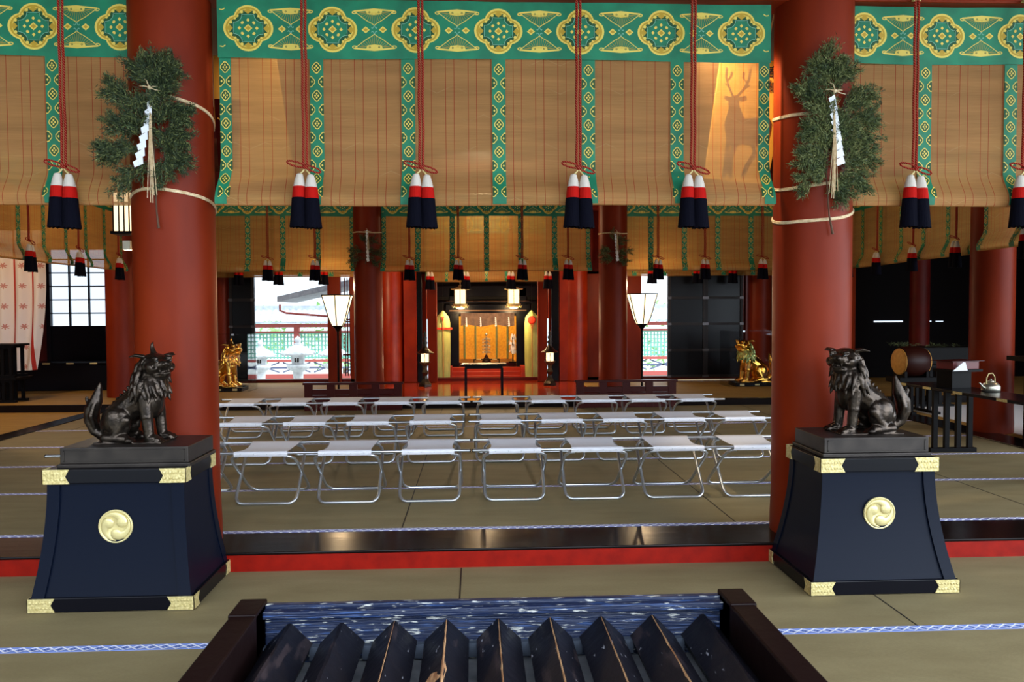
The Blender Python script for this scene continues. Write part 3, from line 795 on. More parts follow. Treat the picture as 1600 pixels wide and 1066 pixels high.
# ================================================================ OFFERING BOX
def offering_box():
    t = thing('offering_box', 'worn dark lacquered offering box with slatted top in the foreground', 'offering box', (.07, 2.55, -.12))
    x0, x1, y0, y1, z1 = -1.01, 1.015, -.62, .62, .47
    w = .10
    mm_ = simple('dark_maroon_lacquer', (.009, .0035, .0035, 1), .5, bump=.2, bscale=14, spec=.12)
    for a, b, c, d in ((x0, x0 + w, x0 - .006, x0 + w), (x1 - w, x1, x1 - w, x1 + .006)):
        m = MB(); m.box(a, b, y0, y1, .0, z1); o = m.build('side_board', mm_, t, bevel=.008)
        m = MB(); m.box(c, d, y1 - .16, y1 + .012, .3, z1 + .006); m.build('corner_cap', mm_, o, bevel=.006)
    m = MB(); m.box(x0 + w, x1 - w, y1 - .035, y1, 0, z1 - .006); m.box(x0 + w, x1 - w, y1 - .075, y1 - .035, z1 - .05, z1 - .018)
    m.build('far_board', mWORN, t, bevel=.006)
    m = MB(); m.box(x0 + w, x1 - w, y0, y0 + .04, 0, z1 - .006); m.build('near_board', mWORN, t, bevel=.006)
    m = MB(); m.box(x0 + w, x1 - w, y0, y1 - .04, .215, .235); m.build('bottom_board', simple('dusty_grey_board', S(150, 152, 158), .8, col2=S(110, 112, 120), nscale=8), t)
    zz = .392; h = .093; yA = y1 - .04; yB = y0 + .05
    for i in range(9):
        cx = -.742 - .07 + i * .2065 + .0
        m = MB(); r = .088
        prof = [(cx - r, zz - r * .93), (cx - .006, zz), (cx + .006, zz), (cx + r, zz - r * .93), (cx + r - .012, zz - r - .03), (cx, zz - .07), (cx - r + .012, zz - r - .03)]
        nseg = 26; vs = []
        rs = random.Random(i + 3)
        for j in range(nseg + 1):
            y = yA + (yB - yA) * j / nseg
            for q, (x, z) in enumerate(prof):
                wob = rs.uniform(-.002, .002) if q in (1, 2) else 0
                vs.append((x + wob, y, z - (abs(wob) * 1.5)))
        n_ = len(prof); fs = []; 
        m.add(vs, [(j * n_ + q, j * n_ + (q + 1) % n_, (j + 1) * n_ + (q + 1) % n_, (j + 1) * n_ + q) for j in range(nseg) for q in range(n_)] + [tuple(range(n_))], 0)
        sl = m.build('slat', mSLAT, t)
        # bare wood worn along the ridge
        if 1 < i < 8:
            m = MB(); ww = {2: .006, 3: .022, 4: .007, 5: .009, 6: .006, 7: .008}[i]; vs = []
            ns = 30
            for j in range(ns + 1):
                u = j / ns; y = yA + (yB - yA) * u
                ww2 = ww * (.25 + .75 * min(1, u * 2.2)) * (1 + .5 * sin(j * 2.1 + i) * rs.random())
                if i == 3: ww2 *= (1 + 1.4 * math.exp(-((u - .35) / .12) ** 2))
                vs += [(cx - ww2, y, zz - ww2 * .93 + .0015), (cx, y, zz + .0025), (cx + ww2 * .25, y, zz - ww2 * .15 + .0015)]
            m.add(vs, [(j * 3 + q, j * 3 + q + 1, (j + 1) * 3 + q + 1, (j + 1) * 3 + q) for j in range(ns) for q in range(2)], 0)
            m.build('worn_edge', mRAW, sl)
    # block between slats at far end
    ms_ = simple('grey_worn_spacer', S(58, 66, 80), .7)
    for i in range(10):
        cx = -.742 - .07 + (i - .5) * .2065
        m = MB(); m.box(cx - .022, cx + .022, yA - .03, yA, zz - .14, zz - .085); m.build('spacer', ms_, t)
offering_box()

# ================================================================ PLINTHS
def tomoe(bm, cx, y, cz, R):
    bm.T = Matrix.Translation((cx, y, cz)) @ Matrix.Rotation(pi / 2, 4, 'X')
    bm.lathe([(0, .006), (R * .9, .006), (R * .95, .012), (R, .010), (R, 0)], n=48)
    for k in range(3):
        a0 = k * 2 * pi / 3 + .6
        pts = []; rr = []
        for i in range(14):
            u = i / 13
            ang = a0 + u * 2.2; rad = R * (.46 + .42 * u ** .7)
            pts.append((rad * cos(ang), rad * sin(ang), .007)); rr.append(R * (.34 * (1 - u) ** 1.25 + .012))
        bm.ell((pts[0][0], pts[0][1], .007), (R * .34, R * .34, R * .13), None, 0, 20, 10); bm.tube(pts, rr, 12, 0, flat=.38)
    bm.T = None
def plinth(cx, bw, tw, label, yc=4.67):
    z0 = -.12
    t = thing('plinth', label, 'plinth', (cx, yc, z0))
    def hw(u): return bw / 2 - .02 + (tw / 2 - .02 - bw / 2 + .02) * (1 - (1 - u) ** 1.8)
    def hd(u): return .31 + (.225 - .31) * (1 - (1 - u) ** 1.8)
    m = MB(); N = 16; vs = []
    zA, zB = .075, .70
    for j in range(N + 1):
        u = j / N; z = zA + (zB - zA) * u; a, b = hw(u), hd(u)
        vs += [(-a, -b, z), (a, -b, z), (a, b, z), (-a, b, z)]
    m.add(vs, [(j * 4 + k, j * 4 + (k + 1) % 4, (j + 1) * 4 + (k + 1) % 4, (j + 1) * 4 + k) for j in range(N) for k in range(4)], 0, False)
    m.build('body', mBLKSKY, t)
    # raised stiles at the corners of the front and the sides
    for sx in (-1, 1):
        for sy in (-1, 1):
            m = MB(); vs = []
            for j in range(N + 1):
                u = j / N; z = zA + (zB - zA) * u; a, b = hw(u), hd(u)
                A_, B_ = sx * (a + .006), sy * (b + .012)
                vs += [(sx * (a - .062), sy * (b - .004), z), (sx * (a - .062), B_, z), (A_, B_, z), (A_, sy * (b - .05), z), (sx * (a - .004), sy * (b - .05), z)]
            m.add(vs, [(j * 5 + k, j * 5 + k + 1, (j + 1) * 5 + k + 1, (j + 1) * 5 + k) for j in range(N) for k in range(4)])
            m.build('corner_stile', mBLKSKY, t, recalc=True)
    m = MB(); m.box(-bw / 2, bw / 2, -.325, .325, .004, .082); m.build('base_rail', mBLK, t, bevel=.004)
    m = MB()
    for sx in (-1, 1):
        for sy in (-1, 1): m.box(sx * (bw / 2 - .12) - .04, sx * (bw / 2 - .12) + .04, sy * .25 - .04, sy * .25 + .04, -.0, .006)
    m.build('foot_pads', mMAT, t)
    m = MB(); m.box(-tw / 2, tw / 2, -.25, .25, .69, .765); m.build('top_rail', mBLK, t, bevel=.004)
    def fitting(sx, sy, a, b, z0_, z1_):
        g = MB(); L = .145; e = .004
        xo = sx * (a + e); yo = sy * (b + e)
        def plate(p):  # outline in (s, z), s from the corner inwards
            return p
        zc = (z0_ + z1_) / 2
        out = [(0, z0_), (L, z0_), (L - .022, zc), (L, z1_), (0, z1_)]
        # front/back plate
        P = [(xo - sx * s, z) for s, z in out]
        g.add([(x, yo, z) for x, z in P] + [(x, yo - sy * e, z) for x, z in P], [tuple(range(5)), tuple(range(5, 10))[::-1]] + [(i, i + 5, (i + 1) % 5 + 5, (i + 1) % 5) for i in range(5)])
        L2 = .09; out2 = [(0, z0_), (L2, z0_), (L2 - .02, zc), (L2, z1_), (0, z1_)]
        P = [(yo - sy * s, z) for s, z in out2]
        g.add([(xo, y, z) for y, z in P] + [(xo - sx * e, y, z) for y, z in P], [tuple(range(5)), tuple(range(5, 10))[::-1]] + [(i, i + 5, (i + 1) % 5 + 5, (i + 1) % 5) for i in range(5)])
        for q in range(14):  # raised scrollwork
            s = .015 + (L - .04) * (q % 7) / 6; z = z0_ + (.3 + .4 * (q // 7)) * (z1_ - z0_)
            g.ell((xo - sx * s, yo + sy * .0005, z), (.008, .002, .007), None, 0, 8, 4)
        g.build('brass_corner', mBRASS, t)
    for sx in (-1, 1):
        for sy in (-1, 1):
            fitting(sx, sy, bw / 2, .325, .006, .080); fitting(sx, sy, tw / 2, .25, .688, .768)
    m = MB(); u = .42; tomoe(m, 0, -hd(.62) - .004, .45, .092); m.build('crest', mEMB, t, recalc=True)
    return t
plinth(-1.985, .88, .765, 'flared black plinth with gold crest under the left dark lion-dog')
plinth(2.312, .86, .69, 'flared black plinth with gold crest under the right dark lion-dog')

# ================================================================ LION-DOGS
def remesh(obj, vox, sm=3):
    md = obj.modifiers.new('r', 'REMESH'); md.mode = 'VOXEL'; md.voxel_size = vox; md.use_smooth_shade = True
    s = obj.modifiers.new('s', 'SMOOTH'); s.factor = .5; s.iterations = sm
    dg = bpy.context.evaluated_depsgraph_get(); dg.update()
    me = bpy.data.meshes.new_from_object(obj.evaluated_get(dg))
    obj.modifiers.clear(); obj.data = me
    for p in me.polygons: p.use_smooth = True
def lion_dog(name, label, loc, sx, sc, mats, horn=False, rz=0, group=None, slab=None):
    """faces +x (times sx), looks towards -y"""
    t = thing(name, label, 'statue', loc, rz, group)
    F = Matrix.Diagonal((sx * sc, sc, sc, 1))
    m = MB(); m.T = F
    R = lambda ax, d: Matrix.Rotation(radians(d), 3, ax)
    m.cap((-.13, 0, .13), (.04, 0, .255), .078, .088)
    m.ell((-.145, 0, .10), (.07, .075, .08)); m.ell((.065, 0, .235), (.072, .082, .11)); m.cap((.04, 0, .28), (.085, -.01, .38), .085, .07)
    for s in (-1, 1):
        m.ell((-.095, s * .068, .115), (.072, .040, .088), R('Y', -18)); m.ell((-.06, s * .07, .155), (.035, .034, .04))
        m.cap((-.155, s * .075, .032), (-.045, s * .088, .026), .030, .027)
        m.cap((-.045, s * .078, .13), (-.10, s * .082, .05), .032, .026)
        for k in range(4): m.ell((-.02, s * (.064 + k * .016), .018), (.022, .0095, .014))
        xo = .02 if s > 0 else 0
        m.cap((.055 + xo, s * .058, .25), (.068 + xo, s * .066, .14), .043, .033); m.cap((.068 + xo, s * .066, .14), (.078 + xo, s * .066, .04), .032, .028)
        m.ell((.066 + xo, s * .067, .145), (.035, .034, .028)); m.ell((.095 + xo, s * .067, .024), (.044, .034, .025))
        for k in range(4): m.ell((.13 + xo, s * .067 + (k - 1.5) * .0165, .017), (.02, .0092, .015))
        for k in range(4): m.ell((.148 + xo, s * .067 + (k - 1.5) * .0165, .010), (.010, .005, .007))
    # tail: upright flame
    m.tube([(-.20, 0, .03), (-.245, 0, .06), (-.268, 0, .12), (-.262, 0, .18), (-.235, 0, .235), (-.222, 0, .29), (-.212, 0, .335)], [.026, .030, .038, .042, .034, .020, .005], 14)
    m.cap((-.15, 0, .04), (-.215, 0, .035), .03, .026)
    m.tube([(-.26, 0, .19), (-.285, 0, .225), (-.292, 0, .245), (-.282, 0, .255)], [.02, .010, .008, .009], 8)
    for s in (-1, 1):
        m.tube([(-.24, s * .02, .08), (-.25, s * .04, .15), (-.235, s * .032, .21), (-.222, s * .02, .26)], [.012, .014, .011, .003], 8)
    for k in range(9):
        u = k / 8; m.ell((-.02 - .16 * u, 0, .345 - .165 * u), (.010, .008, .011))
    # head, turned to the viewer
    A = radians(-42); H = Vector((.10, -.012, .425))
    ca, sa = cos(A), sin(A)
    HS = 1.15
    def h(x, y, z): x, y, z = x * HS, y * HS, z * HS; return (H.x + x * ca - y * sa, H.y + x * sa + y * ca, H.z + z)
    RH = Matrix.Rotation(A, 3, 'Z')
    m.ell(h(-.01, 0, .005), (.084, .088, .068), RH); m.ell(h(.03, 0, -.005), (.064, .076, .052), RH)
    m.ell(h(.066, 0, .008), (.041, .055, .027), RH); m.ell(h(.088, 0, .018), (.020, .029, .018), RH)
    for s in (-1, 1):
        m.ell(h(.101, s * .012, .013), (.010, .010, .009), RH)
        m.ell(h(.062, s * .034, .043), (.024, .022, .012), RH)    # brow
        m.ell(h(.075, s * .033, .028), (.013, .014, .012), RH)    # eye
        m.ell(h(.045, s * .056, -.002), (.03, .018, .024), RH)
        m.tube([h(.085, s * .036, -.008), h(.06, s * .052, -.014), h(.035, s * .058, -.026)], [.010, .012, .010], 8)   # lip
        m.tube([h(.0, s * .055, .048), h(-.012, s * .09, .056), h(-.03, s * .118, .048)], [.024, .018, .004], 8, flat=.6)       # ear
        m.ell(h(.086, s * .022, -.016), (.006, .005, .011), RH)
    m.ell(h(.052, 0, -.044), (.048, .047, .017), RH); m.ell(h(.078, 0, -.042), (.018, .03, .012), RH)
    m.ell(h(.03, 0, -.05), (.04, .045, .024), RH)
    for k in range(5): m.ell(h(.092, (k - 2) * .013, -.030), (.005, .0055, .008), RH)
    if horn:
        m.tube([h(-.01, 0, .055), h(-.03, 0, .085), h(-.03, 0, .11), h(-.015, 0, .12)], [.018, .014, .008, .003], 8)
    m.box(-.215, .16, -.105, .105, -.004, .008)
    o = m.build('body', mats[0], t); remesh(o, .0052 * sc, 2)
    # mane: locks falling from the head over neck and shoulders
    m = MB(); m.T = F; rs = random.Random(5)
    def lock(p, d, L, r, curl):
        p = Vector(p); d = Vector(d).normalized(); pts = [p]; c = Vector(curl)
        for i in range(6): d = (d + c * .22).normalized(); pts.append(pts[-1] + d * L / 6)
        m.tube(pts, [r * q for q in (.8, 1.05, 1.1, .95, .75, .5, .12)], 8)
    for ringi, (rz_, z_, rad, L, nn) in enumerate(((0, .44, .070, .085, 15), (0, .40, .088, .09, 17), (0, .35, .094, .095, 18), (0, .31, .096, .085, 18))):
        for k in range(nn):
            a = 2 * pi * (k + .5 * (ringi % 2)) / nn
            da = (a - A + pi) % (2 * pi) - pi
            if ringi < 2 and abs(da) < 1.0: continue
            cx = .07 if ringi < 2 else .062; cy = -.006
            p = (cx + rad * .82 * cos(a), cy + rad * .86 * sin(a), z_ + rs.uniform(-.008, .008))
            lock(p, (cos(a) * .55, sin(a) * .5, -1), L * rs.uniform(.85, 1.15), .0145, (rs.uniform(-.4, .4), rs.uniform(-.4, .4), -.5 + rs.uniform(-.2, .2)))
    for k in range(9):   # beard under the jaw
        a = A + (k - 4) * .24
        lock((.075 + .062 * cos(a), -.008 + .062 * sin(a), .375), (cos(a) * .45, sin(a) * .45, -1), .085, .012, (0, 0, -.5))
    for k in range(11):  # forelock
        a = A + pi + (k - 5) * .35
        lock((.09 + .03 * cos(a), -.012 + .03 * sin(a), .478), (cos(a), sin(a), -.15), .07, .013, (0, 0, -.9))
    o = m.build('mane', mats[1], t); remesh(o, .0045 * sc, 1)
    m = MB(); m.T = F
    for s in (-1, 1): m.ell(h(.083, s * .034, .029), (.0065, .0075, .007), RH)
    m.build('eyes', simple('dark_eye', (.01, .01, .01, 1), .15), t)
    if slab:
        w, d, hh = slab
        o = MB(); o.box(-w / 2 - .012, w / 2 + .012, -d / 2 - .012, d / 2 + .012, -hh, -hh + .022); o.box(-w / 2, w / 2, -d / 2, d / 2, -hh + .022, 0)
        ob = o.build('base_slab', mSLAB, t, bevel=.004)
        f = MB(); zz0, zz1 = -hh + .034, -.014
        for a, b, c, e in ((-w / 2 + .02, w / 2 - .02, zz0, zz0 + .005), (-w / 2 + .02, w / 2 - .02, zz1 - .005, zz1), (-w / 2 + .02, -w / 2 + .026, zz0, zz1), (w / 2 - .026, w / 2 - .02, zz0, zz1)):
            f.box(a, b, -d / 2 - .003, -d / 2 + .002, c, e)
        f.build('panel_moulding', mSLAB, ob)
    return t
BR = (mBRZ, mBRZ)
lion_dog('lion_dog_statue', 'dark bronze horned lion-dog sitting on the left plinth, facing right', (-1.955, 4.69, .757), 1, 1.03, BR, True, 0, 'pair of bronze lion-dogs', (.70, .42, .112))
lion_dog('lion_dog_statue', 'dark bronze open-mouthed lion-dog sitting on the right plinth, facing left', (2.322, 4.69, .757), -1, 1.03, BR, False, 0, 'pair of bronze lion-dogs', (.62, .42, .112))
GL = (mGOLD, mGREEN)
lion_dog('golden_lion_dog', 'golden lion-dog with green mane on a dark base before the black doors', (5.12, 14.5, .174), -1, 1.56, GL, False, 0, 'pair of golden lion-dogs')
lion_dog('golden_lion_dog', 'golden horned lion-dog half hidden behind the left front pillar', (-4.52, 14.5, .174), 1, 1.56, (mGOLD, mGOLD), True, 0, 'pair of golden lion-dogs')
for x, l in ((5.17, 'right'), (-4.58, 'left')):
    m = MB(); m.box(x - .42, x + .42, 14.28, 14.72, .1, .168); o = m.build('lion_dais', mBLK, None, bevel=.004)
    tag(o, 'black display base under the %s golden lion-dog' % l, 'base')
    m = MB(); m.box(-.08, .02, 14.272, 14.279, .115, .152); m.T = None
    m = MB(); s = -1 if l == 'right' else 1
    m.box(x + s * .30 - .04, x + s * .30 + .04, 14.27, 14.28, .115, .152); m.box(x + s * .02 - .04, x + s * .02 + .04, 14.27, 14.28, .12, .148); m.build('name_plate', mBRASS, o)
    c = thing('display_case', 'clear acrylic case around the %s golden lion-dog' % l, 'case', (x, 14.5, .1))
    hx, hy, H_ = .56, .3, 1.02
    for nm, b in (('front_pane', (-hx, hx, -hy, -hy + .006, 0, H_)), ('side_pane', (-hx, -hx + .006, -hy, hy, 0, H_)), ('side_pane', (hx - .006, hx, -hy, hy, 0, H_)), ('top_pane', (-hx, hx, -hy, hy, H_, H_ + .006))):
        m = MB(); m.box(*b); m.build(nm, mACR, c)
    for sx in (-1, 1):
        m = MB(); m.box(sx * .3 - .02, sx * .3 + .02, -hy - .004, -hy + .012, H_ - .02, H_ + .01); m.build('clip', mALU, c)

# ================================================================ SACRED BRANCHES
def foliage(mb, root, tip, spread, rs, dens, L=.03):
    """spray of needles along a twig"""
    root, tip = Vector(root), Vector(tip); d = tip - root; n_ = max(4, int(d.length * dens))
    for i in range(n_):
        u = rs.random() ** .8; p = root + d * u + Vector((rs.gauss(0, spread), rs.gauss(0, spread * .7), rs.gauss(0, spread)))
        a = (d.normalized() + Vector((rs.gauss(0, .6), rs.gauss(0, .6), rs.gauss(0, .6)))).normalized()
        w = a.cross(Vector((rs.gauss(0, 1), rs.gauss(0, 1), rs.gauss(0, 1)))).normalized() * .003
        l = L * rs.uniform(.5, 1.1)
        mb.add([p - w, p + w, p + a * l], [(0, 1, 2)], 0 if rs.random() < .7 else 1)
def zigzag(mb, x0, z0, x1, z1, y, w, n_, amp, mi=0):
    for i in range(n_):
        u0, u1 = i / n_, (i + 1) / n_
        xa, za = x0 + (x1 - x0) * u0, z0 + (z1 - z0) * u0; xb, zb = x0 + (x1 - x0) * u1, z0 + (z1 - z0) * u1
        yy = y - .004 * (i % 2)
        ww = w * (.65 + .35 * u0)
        mb.add([(xa - ww, yy, za - ww * .55), (xa + ww * .35, yy - .006, za + ww * .25), (xb + ww * .6, yy - .002, zb + ww * .3), (xb - ww * .6, yy + .004, zb - ww * .15)], [(0, 1, 2, 3)], mi)
def sacred_branch(px, py, r, label, lobes, stem, dens, scale=1.0, paper=None, bands=(), strands=True, seed=1, slen=.36):
    t = thing('sacred_branch', label, 'branch', (px, py, 0))
    rs = random.Random(seed)
    yf = -r - .03 * scale
    m = MB(); st = [(x, yf + .0 * i, z) for i, (x, z) in enumerate(stem)]
    m.tube(st, [.005 * scale + .003 * scale * (i == 0) for i in range(len(st))], 7)
    for (x, z, dx, dz, n_) in lobes: m.tube([(x, yf, z), (x + dx * .5, yf - .01, z + dz * .45), (x + dx, yf - .02, z + dz)], [.004 * scale, .003 * scale, .001], 5)
    m.build('stem', mTWIG, t)
    m = MB()
    for (x, z, dx, dz, n_) in lobes:
        for k in range(n_):
            u = rs.uniform(.15, 1); b = Vector((x + dx * u, yf - .015 * rs.random(), z + dz * u))
            an = atan2(dz, dx) + rs.choice((-1, 1)) * rs.uniform(.2, 1.1); l = rs.uniform(.05, .11) * scale
            tip = b + Vector((cos(an) * l, rs.uniform(-.045, .02) * scale, sin(an) * l))
            if tip.y > -r * .2 and abs(tip.x) < r: tip.y = -r
            foliage(m, b, tip, .011 * scale, rs, dens * 1.5 / scale, .028 * scale)
    m.build('foliage', [mLEAF, mLEAFB] if px > 0 else [mLEAFB, mLEAF], t)
    if paper:
        m = MB(); x0, z0, x1, z1, w, n_ = paper
        zigzag(m, x0, z0, x1, z1, yf - .035 * scale, w, n_, 0); m.build('paper_streamer', mPAPER, t)
    if strands:
        x0, z0 = strands
        m = MB()
        for k in range(7):
            dx = (k - 3) * .010 * scale
            m.tube([(x0, yf - .03 * scale, z0), (x0 + dx * .3, yf - .045 * scale, z0 - slen * .5), (x0 + dx + .01 * sin(k), yf - .035 * scale, z0 - slen - .03 * sin(k * 2) * scale)], [.004 * scale, .006 * scale, .006 * scale], 6, flat=.35)
        m.ell((x0, yf - .042, z0), (.014, .012, .013), None, 0, 8, 6)
        for ex, ez in ((-.06, .008), (-.03, .05), (.05, .004), (.07, -.02)): m.tube([(x0, yf - .045, z0), (x0 + ex * .5 * scale, yf - .05, z0 + ez * .8), (x0 + ex * scale, yf - .04, z0 + ez)], [.004, .0035, .0015], 5)
        m.build('hemp_strands', mSTRAW, t)
    for (zc, amp, ph) in bands:
        m = MB(); N = 48
        rr = r + .004
        for off in (0, .009):
            pts = [(rr * sin(a), -rr * cos(a), zc + off + amp * (1 - cos(a - ph)) * -.5 - .006 * sin(3 * a)) for a in [2 * pi * k / N for k in range(N)]]
            m.tube(pts, .0062, 6, closed=True)
        m.build('hemp_band', mSTRAW, t)
    return t
# left pillar (-1.94, 5.25); knot about z 2.86
LL = [(-.02, 2.72, .03, .33, 26), (.02, 2.6, .03, .22, 26), (-.08, 2.55, -.02, .2, 20), (.05, 2.45, .02, .15, 20), (.0, 2.80, .13, .16, 30), (-.0, 2.72, -.25, .13, 40), (-.04, 2.62, -.20, .02, 28), (-.05, 2.52, -.24, -.04, 46), (.06, 2.72, .12, -.02, 36), (.05, 2.62, .13, -.06, 34), (.05, 2.52, .10, -.10, 28), (-.02, 2.45, -.20, -.16, 20), (.03, 2.45, .02, -.14, 16), (0, 2.9, -.09, .10, 26), (0, 2.9, .10, .10, 26)]
sacred_branch(-1.94, 5.25, .25, 'dark green cedar sprig with white zigzag paper tied to the left front pillar', LL, [(.01, 2.02), (0, 2.12), (-.01, 2.4), (0, 2.8), (.04, 3.05)], 620, 1.0, (.0, 2.79, -.085, 2.39, .048, 8), ((2.83, .17, 0.0), (2.26, .14, 0.0)), (-.01, 2.86), 3, .66)
LR = [(.0, 2.80, -.03, .32, 30), (-.04, 2.5, .0, .25, 30), (.06, 2.45, .02, .25, 30), (-.05, 2.35, .0, .2, 22), (-.02, 2.72, -.16, .16, 44), (-.03, 2.60, -.13, .04, 40), (-.03, 2.48, -.14, -.02, 40), (-.02, 2.42, -.17, -.12, 26), (.03, 2.74, .22, .14, 34), (.03, 2.64, .22, .08, 34), (.03, 2.52, .21, .08, 34), (.03, 2.44, .21, .03, 34), (.02, 2.36, .18, -.04, 30), (0, 2.34, .08, -.10, 20), (0, 2.95, -.11, .06, 26), (0, 2.92, .09, .10, 26)]
sacred_branch(2.26, 5.25, .25, 'grey-green cedar sprig with white zigzag paper tied to the right front pillar', LR, [(.015, 1.98), (-.01, 2.1), (-.03, 2.35), (0, 2.8), (-.02, 3.1)], 640, 1.0, (-.01, 2.84, .05, 2.41, .042, 9), ((2.80, .06, pi), (2.44, .16, pi * .75), (2.20, .14, pi * .8)), (.0, 2.87), 9, .64)
LI = [(0, 2.6, -.05, .2, 10), (0, 2.5, -.22, .0, 18), (0, 2.5, .22, .0, 18), (0, 2.4, -.22, -.08, 16), (0, 2.4, .2, -.08, 16), (0, 2.6, .12, .1, 10)]
sacred_branch(-1.82, 13.65, .245, 'small cedar sprig with paper streamer on the inner pillar left of the altar', LI, [(0, 2.3), (0, 2.8)], 460, 1.1, (.03, 2.86, .05, 2.34, .035, 8), ((2.86, .03, pi),), (.05, 2.84), 12)
sacred_branch(2.38, 13.65, .245, 'small cedar sprig with paper streamer on the inner pillar right of the altar', LI, [(0, 2.3), (0, 2.8)], 460, 1.1, (-.01, 2.80, .03, 2.34, .035, 8), ((2.84, .03, pi),), (.02, 2.82), 13)

# ================================================================ DEER PLAQUES BEHIND THE FRONT BLIND
def plaque(cx, label, flip=1, text=True):
    t = thing('votive_plaque', label, 'plaque', (cx, 5.52, 0))
    k = 5.72 / 5.9
    m = MB(); poly = [(-.27, 2.42), (.18, 2.38), (.26, 2.80), (.26, 3.24), (-.16, 3.24)]
    poly = [(x * flip, z) for x, z in poly]
    if flip < 0: poly = poly[::-1]
    m.prism(poly, 0, .025); m.build('board', mWOODG, t, bevel=.003)
    m = MB()
    for xx in (-.07, .16): m.tube([(xx * flip, .01, 3.22), (xx * flip, .01, 3.26), (xx * flip, -.17, 3.52)], .006, 6); m.build('hanging_cord', mSTRAW, t)
    return t
pl = plaque(1.875, 'hanging wooden plaque painted with a stag, seen through the right end of the front blind')
m = MB()
def flatpoly(pts, y=-.003, th=.003): m.prism(pts, y, y + th)
# stag silhouette
body = [(-.13, 2.80), (-.10, 2.84), (.0, 2.835), (.10, 2.845), (.155, 2.83), (.19, 2.84), (.205, 2.80), (.185, 2.70), (.17, 2.66), (.09, 2.655), (.0, 2.665), (-.08, 2.65), (-.115, 2.70)]
flatpoly(body[::-1])
flatpoly([(-.13, 2.79), (-.09, 2.94), (-.085, 2.985), (-.055, 3.0), (-.03, 2.985), (-.03, 2.93), (.01, 2.84), (-.04, 2.72)][::-1], -.0035)
flatpoly([(-.09, 2.96), (-.105, 2.945), (-.10, 2.92), (-.06, 2.93), (-.045, 2.96), (-.055, 3.0)][::1], -.004)
flatpoly([(-.085, 2.985), (-.125, 2.995), (-.13, 2.975), (-.10, 2.96)], -.0045); flatpoly([(-.03, 2.985), (.02, 2.995), (.025, 2.975), (-.02, 2.96)][::-1], -.0045)
def legp(pts, w):
    for (a, b), (c, d) in zip(pts[:-1], pts[1:]): flatpoly([(a - w, b), (c - w * .8, d), (c + w * .8, d), (a + w, b)], -.0038)
legp([(-.10, 2.70), (-.115, 2.58), (-.12, 2.50), (-.135, 2.43)], .014); legp([(-.045, 2.68), (-.085, 2.58), (-.09, 2.50), (-.09, 2.43)], .015)
legp([(.06, 2.69), (.085, 2.60), (.03, 2.52), (.0, 2.44)], .013); legp([(.155, 2.70), (.145, 2.58), (.14, 2.50), (.13, 2.43)], .015)
def ant(pts, w=.005):
    for (a, b), (c, d) in zip(pts[:-1], pts[1:]): flatpoly([(a - w, b), (a + w, b), (c + w, d), (c - w, d)], -.0042)
ant([(-.07, 2.99), (-.10, 3.06), (-.12, 3.12), (-.115, 3.19)]); ant([(-.115, 3.10), (-.085, 3.13), (-.08, 3.16)]); ant([(-.095, 3.05), (-.125, 3.08)])
ant([(-.045, 2.99), (.01, 3.05), (.04, 3.11), (.05, 3.18)]); ant([(.03, 3.08), (.0, 3.12), (.005, 3.16)]); ant([(.01, 3.05), (.045, 3.07)])
m.build('stag_painting', mDEER, pl)
def lettering(txt, loc, size, mat, parent, rot=(pi / 2, 0, 0)):
    cu = bpy.data.curves.new('lettering', 'FONT'); cu.body = txt; cu.size = size; cu.align_x = 'CENTER'; cu.extrude = .001; cu.space_line = .95
    o = bpy.data.objects.new('lettering', cu); COL.objects.link(o)
    dg = bpy.context.evaluated_depsgraph_get(); dg.update(); me = bpy.data.meshes.new_from_object(o.evaluated_get(dg))
    bpy.data.objects.remove(o); me.materials.clear(); me.materials.append(mat)
    o = bpy.data.objects.new('lettering', me); COL.objects.link(o); o.parent = parent; o.location = loc; o.rotation_euler = rot
lettering('奉\n納', (.215, -.004, 3.12), .10, mINK, pl)
pl2 = plaque(-1.50, 'hanging wooden plaque glimpsed between the left front pillar and the blind', -1)
pl2.location.x = -1.50
m = MB(); m.prism([(-.235, 2.5), (-.10, 2.48), (-.08, 2.95), (-.255, 2.95), (-.25, 2.8)], -.003, 0); m.build('painted_panel', mDKRED, pl2)
m = MB(); m.ell((-.19, -.004, 2.76), (.022, .003, .04)); m.tube([(-.235, -.004, 2.82), (-.2, -.004, 2.80), (-.17, -.004, 2.81)], .005, 6); m.build('painted_figure', mWOODG, pl2)

